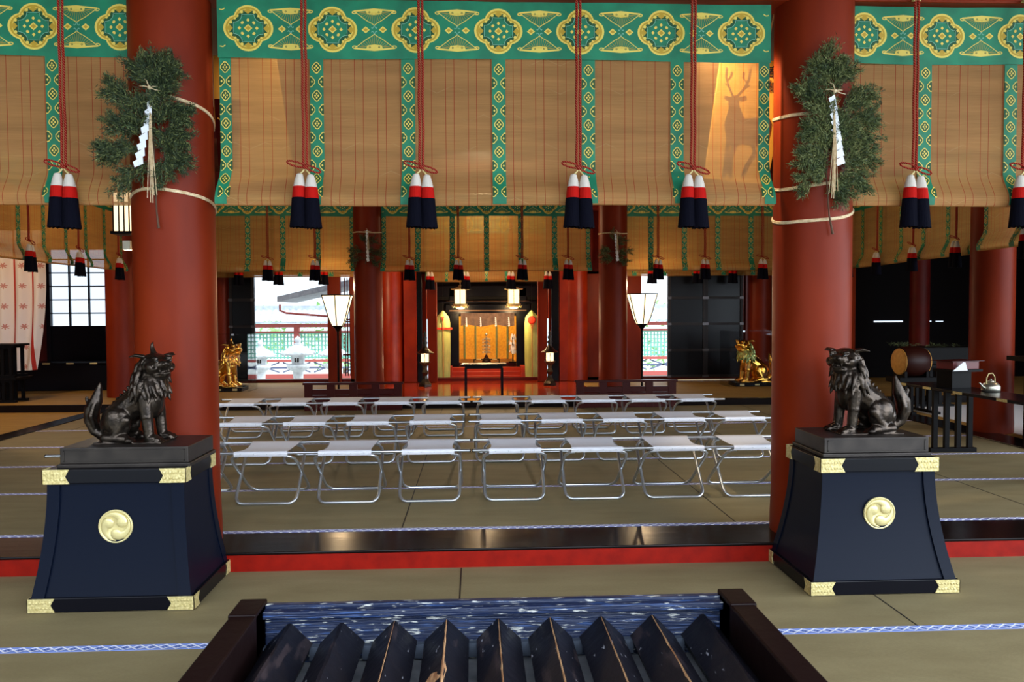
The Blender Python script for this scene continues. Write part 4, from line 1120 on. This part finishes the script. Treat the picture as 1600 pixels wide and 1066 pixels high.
# ================================================================ LAMPS
def floor_lamp(x, y, label):
    t = thing('floor_lamp', label, 'lamp', (x, y, .1))
    def ringp(r, z, n_=6, ph=pi / 6): return [(r * cos(ph + 2 * pi * k / n_), r * sin(ph + 2 * pi * k / n_), z) for k in range(n_)]
    prof = [(.10, 1.16), (.15, 1.26), (.195, 1.40), (.235, 1.54), (.285, 1.70)]
    m = MB(); vs = []
    for r, z in prof: vs += ringp(r, z)
    m.add(vs, [(j * 6 + k, j * 6 + (k + 1) % 6, (j + 1) * 6 + (k + 1) % 6, (j + 1) * 6 + k) for j in range(4) for k in range(6)], 0)
    m.build('lamp_shade', mSHADE, t)
    m = MB()
    for k in range(6):
        m.tube([ringp(r + .004, z)[k] for r, z in prof], .009, 6)
    m.tube(ringp(.29, 1.70), .011, 6, closed=True); m.tube(ringp(.105, 1.16), .009, 6, closed=True)
    m.build('frame', mMAT, t)
    m = MB(); m.lathe([(0, 1.06), (.02, 1.06), (.06, 1.12), (.105, 1.165), (0, 1.165)], n=24); m.build('cup', mMAT, t)
    m = MB(); m.lathe([(.018, .02), (.018, 1.08)], n=16); m.build('pole', mMAT, t)
    m = MB(); m.lathe([(0, 0), (.15, 0), (.15, .015), (.03, .035), (.018, .05)], n=32); m.build('base', mMAT, t)
    l = lamp('lamp_bulb', 'POINT', (0, 0, 1.86), 22, WARM, .06); l.parent = t
    return t
floor_lamp(-2.42, 14.1, 'tall floor lamp with glowing flared shade left of the altar')
floor_lamp(2.98, 14.1, 'tall floor lamp with glowing flared shade right of the altar')
def hang_lantern(x, y, z, s, label, box=False):
    t = thing('hanging_lantern', label, 'lantern', (x, y, z))
    m = MB(); m.lathe([(0, .30 * s), (.03 * s, .29 * s), (.06 * s, .245 * s), (.22 * s, .19 * s), (.24 * s, .205 * s), (.235 * s, .18 * s), (0, .18 * s)], n=6, smooth=False)
    m.tube([(0, 0, .28 * s), (0, 0, .9)], .008, 6); m.build('roof', mBRASS if not box else mMAT, t)
    m = MB(); m.lathe([(.135 * s, -.14 * s), (.14 * s, .18 * s)], n=6, smooth=False); m.build('paper_pane', mSHOJI, t)
    m = MB()
    for k in range(6):
        a = 2 * pi * (k + .5) / 6; m.tube([(.142 * s * cos(a), .142 * s * sin(a), -.15 * s), (.145 * s * cos(a), .145 * s * sin(a), .18 * s)], .008 * s, 6)
    for k in range(6):
        a = 2 * pi * (k + .5) / 6; m.tube([(.13 * s * cos(a), .13 * s * sin(a), -.19 * s), (.19 * s * cos(a), .19 * s * sin(a), -.22 * s), (.22 * s * cos(a), .22 * s * sin(a), -.18 * s)], [.012 * s, .012 * s, .004], 6)
    m.build('frame', mBRASS if not box else mMAT, t)
    m = MB(); m.lathe([(0, -.26 * s), (.08 * s, -.25 * s), (.16 * s, -.19 * s), (.17 * s, -.14 * s), (0, -.14 * s)], n=12); m.build('base', mBRASS if not box else mMAT, t)
    l = lamp('lantern_bulb', 'POINT', (0, 0, -.33 * s), 18, WARM, .05); l.parent = t
    return t
hang_lantern(-.30, 15.95, 1.78, .88, 'left gilt hanging lantern with lit panes before the altar')
hang_lantern(.77, 15.95, 1.78, .88, 'right gilt hanging lantern with lit panes before the altar')
t = thing('hanging_lantern', 'black framed square paper lantern glowing behind the left front pillar', 'lantern', (-3.84, 9.0, 2.52))
m = MB(); m.box(-.10, .13, -.10, .10, -.12, .3); m.build('paper_pane', mSHOJI, t)
m = MB()
for x in (-.10, -.04, .015, .07, .13):
    for y in (-.105, .105): m.box(x - .006, x + .006, y - .006, y + .006, -.14, .32)
m.box(-.13, .16, -.12, .12, -.15, -.12); m.box(-.13, .16, -.12, .12, .3, .33); m.box(.005, .025, -.01, .01, .33, 1.64)
m.build('frame', mMAT, t)
m = MB(); m.box(-.03, .05, -.05, .03, -.32, -.22); m.build('camera_pod', mSILV, t)
l = lamp('lantern_bulb', 'POINT', (.02, 0, -.35), 14, WARM, .06); l.parent = t
def standing_lantern(x, y, label):
    t = thing('standing_lantern', label, 'lantern', (x, y, .1))
    m = MB(); m.lathe([(0, .0), (.13, 0), (.13, .04), (.09, .08), (.055, .14), (.045, .2), (.07, .26), (.04, .32), (.05, .38), (.10, .43), (.12, .46), (0, .46)], n=6, smooth=False); m.build('stand', mBRZ, t)
    m = MB(); m.lathe([(.078, .46), (.082, .62)], n=6, smooth=False); m.build('paper_pane', mSHOJI, t)
    m = MB()
    for k in range(6):
        a = 2 * pi * (k + .5) / 6; m.tube([(.084 * cos(a), .084 * sin(a), .46), (.087 * cos(a), .087 * sin(a), .62)], .006, 5)
    m.lathe([(.17, .63), (.10, .67), (.05, .73), (.03, .78), (.055, .82), (.02, .86), (.045, .91), (.018, .95), (.03, .99), (0, 1.05)], n=12); m.lathe([(0, .62), (.17, .62), (.17, .63)], n=12)
    m.build('roof', mBRZ, t)
    l = lamp('lantern_bulb', 'POINT', (0, -.2, .5), 5, WARM, .04); l.parent = t
standing_lantern(-.95, 14.95, 'dark metal standing lantern with lit panes left of the altar')
standing_lantern(1.40, 14.95, 'dark metal standing lantern with lit panes right of the altar')

# ================================================================ ALTAR
t = thing('inner_altar', 'tall black lacquered altar frame around the golden blind', 'altar', (.25, 17.0, .1))
for a, b in ((-.80, -.60), (.62, .84)):
    m = MB(); m.box(a, b, -.06, .06, .1, 1.9, 0); m.build('post', mBLK, t, bevel=.006)
m = MB(); m.box(-.88, .92, -.08, .08, 1.35, 1.55); m.box(-1.2, 1.25, -.06, .06, 1.72, 1.95); m.box(-1.0, 1.05, -.1, .1, 1.58, 1.62)
m.build('lintel', mBLK, t, bevel=.006)
m = MB(); m.box(-.86, .9, -.09, .09, 1.60, 1.625); m.box(-.8, .84, -.085, -.07, 1.41, 1.43); m.build('gilt_moulding', simple('dull_gilt', S(120, 86, 60), .4, metal=.4), t)
m = MB(); m.box(-.6, .62, .1, 1.4, .15, .30); m.build('platform', mDKRED, t)
m = MB(); m.box(-1.15, 1.2, .07, .1, 1.3, 2.1); m.build('back_panel', mMAT, t)
for a, b in ((-1.1, -.8), (.84, 1.1)):
    m = MB(); m.box(a, b, .02, .05, .0, 2.6); m.build('side_panel', mMAT, t)
o = MB(); o.box(-.75, 1.25, 18.9, 18.93, .095, 1.9)
for x in (-.3, -.02, .5): pass
b = tag(o.build('golden_screen', simple('gold_silk_screen', S(236, 178, 58), .5, col2=S(214, 150, 40), nscale=20)), 'golden woven screen at the back of the altar', 'screen')
m = MB()
for x in (-.26, .0, .5, .76):
    m.box(x - .022, x + .022, 18.88, 18.9, .3, 1.7)
m.build('brocade_strip', mGREEN, b)
for x, w_ in ((-.42, .05), (.92, .05)):
    m = MB(); m.box(x - w_ / 2, x + w_ / 2, 18.84, 18.87, .9, 1.7)
# steps
t = thing('altar_steps', 'orange-red lacquered steps leading up to the altar', 'steps', (.22, 16.3, .095))
for k in range(3):
    m = MB(); m.box(-.72, .74, .12 * k, .12 * k + .13, 0, .08 * (k + 1)); m.build('step', mORA, t, bevel=.004)
for sx in (-1, 1):
    m = MB(); m.frustum((sx * .76 - .05, sx * .76 + .05, -.06, .45), (sx * .76 - .05, sx * .76 + .05, .0, .45), 0, .27); m.build('side_block', mORA, t, bevel=.004)
# banners
def banner(x, label, round_knot):
    t = thing('silk_banner', label, 'banner', (x, 16.2, .1))
    m = MB(); w = .145; prof = [(w * .92, 0.02), (w, .4), (w * 1.02, .9), (w, 1.18), (w * .85, 1.29), (w * .35, 1.38), (.01, 1.42)]
    vs = []
    for (a, z) in prof:
        for i in range(9):
            u = -1 + i / 4; vs.append((a * u, -.03 * (1 - u * u) + .006 * sin(i * 2.2), z))
    m.add(vs, [(j * 9 + i, j * 9 + i + 1, (j + 1) * 9 + i + 1, (j + 1) * 9 + i) for j in range(len(prof) - 1) for i in range(8)], 0, True)
    vs2 = [(v[0], .02, v[2]) for v in vs]
    m.add(vs2, [(j * 9 + i, j * 9 + i + 1, (j + 1) * 9 + i + 1, (j + 1) * 9 + i) for j in range(len(prof) - 1) for i in range(8)], 0, True)
    m.build('silk', mLIME, t)
    m = MB(); m.tube([(0, -.04, .05), (0, -.04, 1.3)], .006, 6)
    if round_knot:
        m.lathe([(0, 0), (.01, 0)], n=6); m.T = Matrix.Translation((0, -.05, 1.22)) @ Matrix.Rotation(pi / 2, 4, 'X'); m.lathe([(0, .01), (.06, .01), (.085, .0), (.06, -.01)], n=20); m.T = None
        m.tube([(-.03, -.06, 1.15), (0, -.06, 1.02), (.03, -.06, 1.15)], .008, 6)
    else:
        m.box(-w - .04, w + .04, -.05, -.035, 1.04, 1.08); m.tube([(-.02, -.045, 1.3), (0, -.05, 1.2), (.02, -.045, 1.3)], .01, 6); m.ell((0, -.05, 1.06), (.03, .015, .03))
    m.build('red_cord', mREDC, t)
    m = MB(); m.tube([(0, 0, 1.4), (0, 0, 2.2)], .005, 6); m.build('hanger', mMAT, t)
banner(-.66, 'pale green silk banner with a red tie band left of the altar', False)
banner(1.15, 'pale green silk banner with a round red knot right of the altar', True)
# gauze valance
t = thing('gauze_valance', 'grey-brown gauze valance with white paper strips above the altar opening', 'valance', (.25, 16.9, 0))
m = MB(); nx = 48; vs = []
for j in range(2):
    for i in range(nx + 1): x = -.56 + 1.14 * i / nx; vs.append((x, .015 * sin(i * 1.1), 1.47 - .27 * j + (.02 * sin(i * .26) if j else 0)))
m.add(vs, [(i, i + 1, nx + 2 + i, nx + 1 + i) for i in range(nx)], 0, True); m.build('gauze', mGREYC, t)
for x in (-.44, -.14, .18, .46):
    m = MB(); zigzag(m, x, 1.38, x + .01, 1.18, -.03, .03, 5, 0); m.build('paper_strip', mPAPER, t)
# centre ornament
t = thing('altar_ornament', 'gilt tiered ornament on a dark conical foot in the centre of the altar', 'ornament', (.235, 17.35, .40))
m = MB(); m.lathe([(0, 0), (.10, 0), (.10, .015), (.035, .12), (.02, .16), (0, .16)], n=16); m.build('foot', mDRUM, t)
m = MB(); m.tube([(0, 0, .14), (0, 0, .56)], .012, 8)
for z in (.2, .27, .34, .41, .48):
    m.lathe([(.0, z - .012), (.05, z), (.055, z + .01), (.03, z + .035), (0, z + .04)], n=10)
    for s in (-1, 1): m.ell((s * .075, 0, z + .005), (.016, .01, .022)); m.tube([(0, 0, z + .03), (s * .04, 0, z + .04), (s * .075, 0, z + .01)], .005, 5)
m.ell((0, 0, .6), (.03, .03, .03)); m.build('tiers', mSILV, t)
# white paper wand
t = thing('paper_wand', 'white bushy paper wand on a small black stand right of the altar centre', 'wand', (.80, 17.02, .42))
m = MB(); rs = random.Random(4)
for k in range(90):
    a = rs.uniform(0, 2 * pi); r = rs.uniform(.01, .09); z = rs.uniform(.02, .42)
    rr = r * (1 - .5 * abs(z - .2) / .25); p = Vector((rr * cos(a), rr * sin(a), z + .2)); d = Vector((cos(a) * .015, sin(a) * .015, -.06))
    w_ = Vector((-sin(a), cos(a), 0)) * .014; m.add([p - w_, p + w_, p + w_ + d, p - w_ + d], [(0, 1, 2, 3)])
m.build('paper_strips', mPAPER, t)
m = MB(); m.tube([(0, 0, 0), (0, 0, .6)], .014, 8); m.box(-.09, .09, -.06, .06, -.02, 0.005); m.build('stand', mMAT, t)
# small offering rack inside
t = thing('offering_rack', 'small black offering rack with gilt ends below the altar ornament', 'rack', (.235, 17.0, .40))
m = MB(); m.box(-.28, .28, -.06, .06, .07, .085); m.build('top', mMAT, t)
for sx in (-1, 1):
    m = MB(); m.box(sx * .27 - .01, sx * .27 + .01, -.05, .05, -.0, .07); m.build('leg', mMAT, t)
m = MB(); m.box(-.22, -.12, -.065, -.06, .065, .09); m.box(.12, .22, -.065, -.06, .065, .09); m.build('gilt_mount', mBRASS, t)
# front altar table
t = thing('altar_table', 'slim black table standing in the aisle before the altar', 'table', (.13, 12.75, .1))
m = MB(); m.box(-.36, .36, -.17, .17, .535, .565); m.box(-.30, .30, -.15, .15, .49, .535); m.build('table_top', mBLK, t, bevel=.004)
for sx in (-1, 1):
    for sy in (-1, 1):
        m = MB(); m.box(sx * .29 - .018, sx * .29 + .018, sy * .13 - .018, sy * .13 + .018, 0, .5); m.build('leg', mBLK, t)
# bench-like low tables left & right of the altar approach
def low_rail(x0, x1, label):
    t = thing('low_balustrade', label, 'balustrade', ((x0 + x1) / 2, 12.2, 0)); w = (x1 - x0) / 2
    m = MB(); m.box(-w - .05, w + .05, -.05, .05, .395, .43); m.build('hand_rail', mDKRED, t, bevel=.004)
    m = MB(); m.box(-w, w, -.03, .03, .24, .325); m.build('middle_rail', mDKRED, t, bevel=.004)
    m = MB(); m.box(-w, w, -.025, .025, 0, .235); m.build('panel', mDKRED, t, bevel=.004)
    for k in range(5):
        m = MB(); x = -w + .03 + (2 * w - .06) * k / 4; m.box(x - .06, x + .06, -.035, .035, 0, .4); m.build('post', mDKRED, t, bevel=.003)
low_rail(-2.58, -1.16, 'low dark red lacquered balustrade left of the aisle behind the benches')
low_rail(1.58, 3.08, 'low dark red lacquered balustrade right of the aisle behind the benches')

# ================================================================ LEFT AISLE
t = thing('hanging_curtain', 'white curtain with red bands and flower crests hanging in the left aisle', 'curtain', (-7.85, 13.7, .1))
m = MB(); nx, nz = 40, 16; vs = []
for j in range(nz + 1):
    v = j / nz; z = .40 + 2.4 * v
    wid = .62 - .24 * (1 - v) ** 1.4 if v > .45 else .62 - .24 * (1 - v) ** 1.4
    for i in range(nx + 1):
        u = i / nx; x = -.55 + 1.16 * u - (.16 * u * ((1 - v) ** 2)) + (.05 * u * sin(pi * v)); vs.append((x, .05 * sin(u * 26), z + .12 * (1 - v) * u * .5))
m.add(vs, [(j * (nx + 1) + i, j * (nx + 1) + i + 1, (j + 1) * (nx + 1) + i + 1, (j + 1) * (nx + 1) + i) for j in range(nz) for i in range(nx)], 0, True)
m.build('cloth', mCURT, t)
m = MB(); m.tube([(-.7, .06, 2.8), (.7, .06, 2.8)], .015, 8); m.build('rod', mMAT, t)
def slat_stand(t, x, y, w, z1, n_=4, d=.05, axis='x'):
    m = MB(); m.box(x - w / 2 - .04, x + w / 2 + .04, y - .035, y + .035, 0, .04)
    for k in range(n_):
        xx = x - w / 2 + .03 + (w - .06) * k / (n_ - 1); m.box(xx - .022, xx + .022, y - .02, y + .02, .04, z1)
    m.box(x - w / 2, x + w / 2, y - .025, y + .025, z1 - .04, z1); return m
t = thing('offering_stand', 'black slatted offering stand in front of the curtain at the left edge', 'stand', (-7.5, 13.0, .1))
for y in (-.16, .16): slat_stand(t, 0, y, .42, .36).build('slatted_leg', mMAT, t)
m = MB(); m.box(-.3, .3, -.25, .25, .36, .40); m.build('lower_shelf', mMAT, t)
for y in (-.16, .16):
    q = slat_stand(t, 0, y, .42, .5); q.T = None; o = q.build('upper_slats', mMAT, t); o.location = (0, 0, .40)
m = MB(); m.box(-.27, .27, -.22, .22, .90, .93); m.build('top', mMAT, t)
t = thing('long_chest', 'long black chest with small gilt mounts under the lattice window', 'chest', (-7.4, 15.0, .1))
m = MB(); m.box(-.95, 1.0, -.25, .25, 0, .48); m.build('body', mBLK, t, bevel=.006)
m = MB(); m.box(-1.0, 1.05, -.29, .29, .48, .515); m.build('lid', mBLK, t, bevel=.004)
m = MB()
for k in range(5): m.box(-.85 + k * .42, -.72 + k * .42, -.294, -.29, .485, .512)
m.build('gilt_mount', mBRASS, t)

# ================================================================ RIGHT AISLE
t = thing('long_table', 'long black lacquered table with gilt edge mounts and slatted legs at right', 'table', (5.55, 8.9, 0), 0)
def rot_table(P, L, w, z, ang): pass
tb = t; tb.location = (5.0, 7.55, 0); tb.rotation_euler = (0, 0, radians(91))
Lh = 1.15
m = MB(); m.box(-Lh, Lh, -.22, .22, .65, .68); m.build('table_top', mBLK, tb, bevel=.004)
m = MB()
for x in (-1.08, -.55, .1, .62, 1.08): m.box(x - .07, x + .07, .2201, .2245, .652, .678)
m.build('gilt_mount', mBRASS, tb)
for x in (-1.02, .52):
    q = MB(); q.box(x - .035, x + .035, -.25, .25, 0, .045); 
    for k in range(4): yy = -.19 + .1267 * k; q.box(x - .02, x + .02, yy - .024, yy + .024, .045, .65)
    q.build('slatted_leg', mMAT, tb)
# far table with slatted legs
t = thing('side_table', 'dark side table with slatted legs under the greenery, behind the long table', 'table', (7.0, 11.95, 0), 0)
m = MB(); m.box(-.40, .75, -.3, .3, .62, .66); m.build('table_top', mMAT, t)
for y in (-.1, .22):
    q = slat_stand(t, 0.05, y, .5, .62); q.build('slatted_leg', mMAT, t)
m = MB(); m.box(-.42, .62, -.28, .28, .66, .92); o = m.build('cloth_box', mMAT, None, bevel=.01); o.location = (7.1, 11.97, 0.0005)
tag(o, 'dark cloth-covered box on the far side table', 'box')
t = thing('greenery_sprigs', 'loose green sprigs laid on the dark cloth-covered box', 'sprigs', (6.95, 11.9, .922))
m = MB(); rs = random.Random(8)
for k in range(14):
    a = Vector((rs.uniform(-.45, .4), rs.uniform(-.2, .2), .02)); foliage(m, a, a + Vector((rs.uniform(-.15, .15), 0, rs.uniform(0, .05))), .012, rs, 300, .03)
m.build('leaves', [mLEAF, mLEAFB], t)
# drum
t = thing('taiko_drum', 'barrel drum with cream hide on a dark slatted stand in the right aisle', 'drum', (6.33, 11.25, 0), 0)
D = Matrix.Translation((0, 0, .74)) @ Matrix.Rotation(radians(5), 4, 'Z') @ Matrix.Rotation(pi / 2, 4, 'Y')
m = MB(); m.T = D
m.lathe([(.185, -.20), (.20, -.17), (.222, -.08), (.226, 0), (.222, .08), (.20, .17), (.185, .20)], n=40); m.build('shell', mDRUM, t)
for s in (-1, 1):
    m = MB(); m.T = D; m.lathe([(0, s * .205), (.175, s * .203), (.19, s * .195), (.197, s * .165)], n=40)
    o = m.build('drum_head', mCREAM, t)
    m = MB(); m.T = D
    for k in range(30):
        a = 2 * pi * k / 30; m.ell((.200 * cos(a), .200 * sin(a), s * .175), .0065, None, 0, 6, 4)
    m.build('tacks', mMAT, o)
m = MB(); m.box(-.27, .27, -.2, .2, .44, .52)
for x in (-.16, .16): m.box(x - .02, x + .02, -.16, .16, .52, .60)
m.build('stand', mMAT, t)
for x in (-.13, .22):
    q = MB(); q.box(x - .035, x + .035, -.33, .33, 0, .04)
    for k in range(4): q.box(x - .02, x + .02, -.25 + .16 * k - .022, -.25 + .16 * k + .022, .04, .44)
    q.build('slatted_leg', mMAT, t)
# maroon box with paper, on stand
t = thing('document_box', 'maroon lacquered tray box on a black stand with a folded sheet', 'box', (5.07, 8.12, .68), radians(14))
m = MB(); m.box(-.20, .20, -.13, .13, .165, .19); m.box(-.17, .08, -.1, .1, 0, .165); m.build('stand', mMAT, t)
m = MB(); m.box(-.17, .17, -.11, .11, .19, .275); m.build('tray', simple('maroon_lacquer', S(96, 14, 18), .4), t, bevel=.005)
m = MB(); m.box(-.21, .21, -.14, .14, .275, .281); m.build('lid', mDKRED, t)
t = thing('folded_paper', 'folded white sheet leaning on the maroon tray box', 'paper', (4.98, 7.96, .8625), radians(14))
m = MB(); m.prism([(-.10, 0), (.09, 0), (.06, .085), (.03, .088)], -.03, -.026); m.build('sheet', mPAPER, t)
# kettle
t = thing('kettle', 'silver kettle with arched handle on the long black table', 'kettle', (5.10, 7.62, .68), radians(20))
m = MB(); m.lathe([(0, .0), (.075, 0), (.085, .012), (.085, .055), (.06, .085), (.03, .098), (0, .10)], n=28); m.build('body', mSILV, t)
m = MB(); m.lathe([(.03, .098), (.028, .106), (.008, .11), (.01, .122), (0, .128)], n=16); m.build('lid', mSILV, t)
m = MB(); m.tube([(-.075, 0, .035), (-.12, 0, .055), (-.15, 0, .085), (-.165, 0, .092)], [.014, .010, .007, .006], 10); m.build('spout', mSILV, t)
m = MB(); m.tube([(-.065, 0, .075), (-.06, 0, .14), (-.03, 0, .178), (.02, 0, .18), (.055, 0, .145), (.065, 0, .075)], .005, 8); m.build('handle', mBRASS, t)
m = MB(); m.lathe([(.05, -.0), (.07, 0.0), (.07, .006), (.05, .006)], n=20); m.build('trivet', mMAT, t)
# towel on black cabinet at the right edge
t = thing('black_cabinet', 'black cabinet with round knob cut by the right edge', 'cabinet', (6.42, 8.42, .013))
m = MB(); m.box(-.2, .9, -.2, .3, .12, .90); m.build('body', mBLK, t, bevel=.006)
m = MB(); m.box(-.35, 1.0, -.28, .38, .90, .95); m.build('top', mMAT, t)
for a, b in ((-.2, -.1), (.8, .9)):
    m = MB(); m.box(a, b, -.2, .3, 0, .12); m.build('foot', mMAT, t)
m = MB(); m.ell((.06, -.215, .75), .022); m.build('knob', mSILV, t)
m = MB(); vs = []
for j in range(9):
    for i in range(13): vs.append((6.12 + .075 * i, 8.20 + .055 * j, .965 + .07 * sin(pi * i / 12) ** .3 * sin(pi * j / 8) ** .4 + .008 * sin(i * 2 + j)))
m.add(vs, [(j * 13 + i, j * 13 + i + 1, (j + 1) * 13 + i + 1, (j + 1) * 13 + i) for j in range(8) for i in range(12)], 0, True)
tag(m.build('folded_towel', mGREYT), 'rumpled grey towel on top of the black cabinet', 'towel')
m = MB(); m.box(6.45, 9.3, 7.2, 12.0, 0.0005, .006); tag(m.build('floor_glare', mGLARE), 'white sheet imitating daylight glare on the floor of the right aisle', 'cloth')  # flat white sheet added to paint daylight glare on the floor
m = MB(); m.tube([(6.52 + .05 * i, 9.75 + .03 * sin(i * 2), .012) for i in range(6)], .008, 6); tag(m.build('red_string', mREDC), 'small red cord lying on the white glare sheet', 'cord')

# ================================================================ COURT BEHIND
def stone_lantern(x, y, s, label):
    t = thing('stone_lantern', label, 'stone lantern', (x, y, -1.0), 0, 'stone lanterns in the court')
    m = MB(); m.lathe([(0, 0), (.34, 0), (.34, .12), (.24, .2), (.17, .26), (0, .26)], n=6, smooth=False); m.build('base', mSTONE, t)
    m = MB(); m.lathe([(.15, .25), (.13, .5), (.155, .56), (.13, .62), (.15, .92)], n=20); m.build('shaft', mSTONE, t)
    m = MB(); m.lathe([(.14, .90), (.30, 1.0), (.33, 1.06), (.32, 1.12), (0, 1.12)], n=24); m.build('platform', mSTONE, t)
    m = MB(); m.lathe([(.19, 1.12), (.20, 1.36), (0, 1.36)], n=6, smooth=False); b = m.build('fire_box', mSTONE, t)
    m = MB(); m.box(-.06, .06, -.19, -.165, 1.18, 1.30); m.build('window_opening', mINK, b)
    m = MB(); m.lathe([(.0, 1.35), (.44, 1.37), (.46, 1.42), (.38, 1.50), (.24, 1.60), (.12, 1.66), (0, 1.67)], n=24)
    for k in range(6):
        a = 2 * pi * k / 6; m.ell((.45 * cos(a), .45 * sin(a), 1.43), (.05, .05, .045))
    m.build('roof', mSTONE, t)
    m = MB(); m.lathe([(.10, 1.66), (.11, 1.70), (.06, 1.73), (.10, 1.79), (.09, 1.84), (.03, 1.89), (0, 1.92)], n=16); m.build('finial', mSTONE, t)
    t.scale = (s, s, s)
stone_lantern(-4.87, 22, .97, 'middle stone lantern seen through the left doorway')
stone_lantern(-6.15, 23, .9, 'stone lantern at the left edge of the left doorway')
stone_lantern(-4.15, 23.4, .9, 'stone lantern partly behind the red post of the left doorway')
t = thing('court_fence', 'red fence with teal lattice and tiled roof across the court', 'fence', (0, 26, -1.0))
m = MB(); m.box(-14, 14, -.08, .08, 2.02, 2.14); m.box(-14, 14, -.08, .08, 1.84, 1.90); m.box(-14, 14, -.08, .08, .90, .98); m.box(-14, 14, -.1, .1, .3, .5); m.box(-14, 14, -.06, .06, 0, .3)
for k in range(11): m.box(-14 + 2.74 * k - .08, -14 + 2.74 * k + .08, -.1, .1, 0, 2.1)
m.build('timber_frame', mPINK, t)
m = MB()
for k in range(255): x = -14 + k * .11; m.box(x - .022, x + .022, -.02, .02, 1.0, 1.84)
for z in (1.05, 1.18, 1.31, 1.44, 1.57, 1.70, 1.82): m.box(-14, 14, -.025, .025, z - .02, z + .02)
o = m.build('lattice', mTEAL, t)
m = MB()
for k in range(28):
    x = -13.8 + k
    for s in (-1, 1): m.add([(x - .45, -.02, .7 + s * .16), (x - .45, -.02, .7 + s * .16 + .05), (x + .45, -.02, .7 - s * .16 + .05), (x + .45, -.02, .7 - s * .16)], [(0, 1, 2, 3)])
    m.box(x - .5, x + .5, 0, .01, .68, .74)
m.build('cross_panel', simple('slate_blue_paint', S(96, 104, 130), .8), t)
m = MB(); nx = 150; vs = []
for i in range(nx * 2 + 1):
    x = -14 + 28 * i / (nx * 2); b = .035 if i % 2 else 0
    vs += [(x, -.75, 2.22 + b), (x, -.35, 2.42 + b), (x, 0, 2.62 + b)]
m.add(vs, [(i * 3 + q, (i + 1) * 3 + q, (i + 1) * 3 + q + 1, i * 3 + q + 1) for i in range(nx * 2) for q in range(2)], 0, False)
m.box(-14, 14, -.08, .12, 2.58, 2.72); m.box(-14, 14, -.76, -.72, 2.16, 2.22)
m.build('tiled_roof', mTILE, t)
for x, y, r, l in ((-9, 31, 1.6, 'leftmost'), (-5.2, 32, 1.8, 'second'), (-1.5, 31, 1.4, 'third'), (6.2, 31, 1.9, 'right')):
    t = thing('garden_tree', '%s pale green tree behind the court fence' % l, 'tree', (x, y, -1.0))
    m = MB(); rs = random.Random(int(x * 10))
    for k in range(700):
        a = rs.uniform(0, 2 * pi); b = rs.uniform(-1, 1); rr = r * rs.uniform(.75, 1.05); c = Vector((rr * cos(a) * sqrt(1 - b * b), rr * sin(a) * sqrt(1 - b * b), 1.6 + rr * b * .8)); d = Vector((rs.gauss(0, .1), rs.gauss(0, .1), rs.gauss(0, .1)))
        e_ = Vector((rs.gauss(0, .1), rs.gauss(0, .1), rs.gauss(0, .1))); m.add([c, c + d, c + e_], [(0, 1, 2)])
    m.build('crown', mTREE, t)
    m = MB(); m.tube([(0, 0, 0), (0, 0, 1.6)], .12, 8); m.build('trunk', mTWIG, t)
# eave of the neighbouring hall with rain gutter
t = thing('neighbour_eave', 'sloping tiled eave with copper gutter above the left doorway', 'eave', (-4.55, 19.5, 1.75))
m = MB(); m.add([(0, -1, .0), (1.9, -1, .42), (1.9, 1, .42), (0, 1, 0), (0, -1, .12), (1.9, -1, .56), (1.9, 1, .56), (0, 1, .12)], [(0, 1, 2, 3), (4, 7, 6, 5), (0, 4, 5, 1), (3, 2, 6, 7), (0, 3, 7, 4)]); m.build('roof_slope', mTILE, t)
m = MB(); m.tube([(.06, -1, -.06), (.06, -1, -.2), (.2, -1, -.26), (1.4, -1, -.36)], .025, 8); m.build('drain_pipe', mPINK, t)
m = MB(); m.box(1.55, 1.7, -.08, .08, -2.75, .35); m.build('post', mPINK, t)
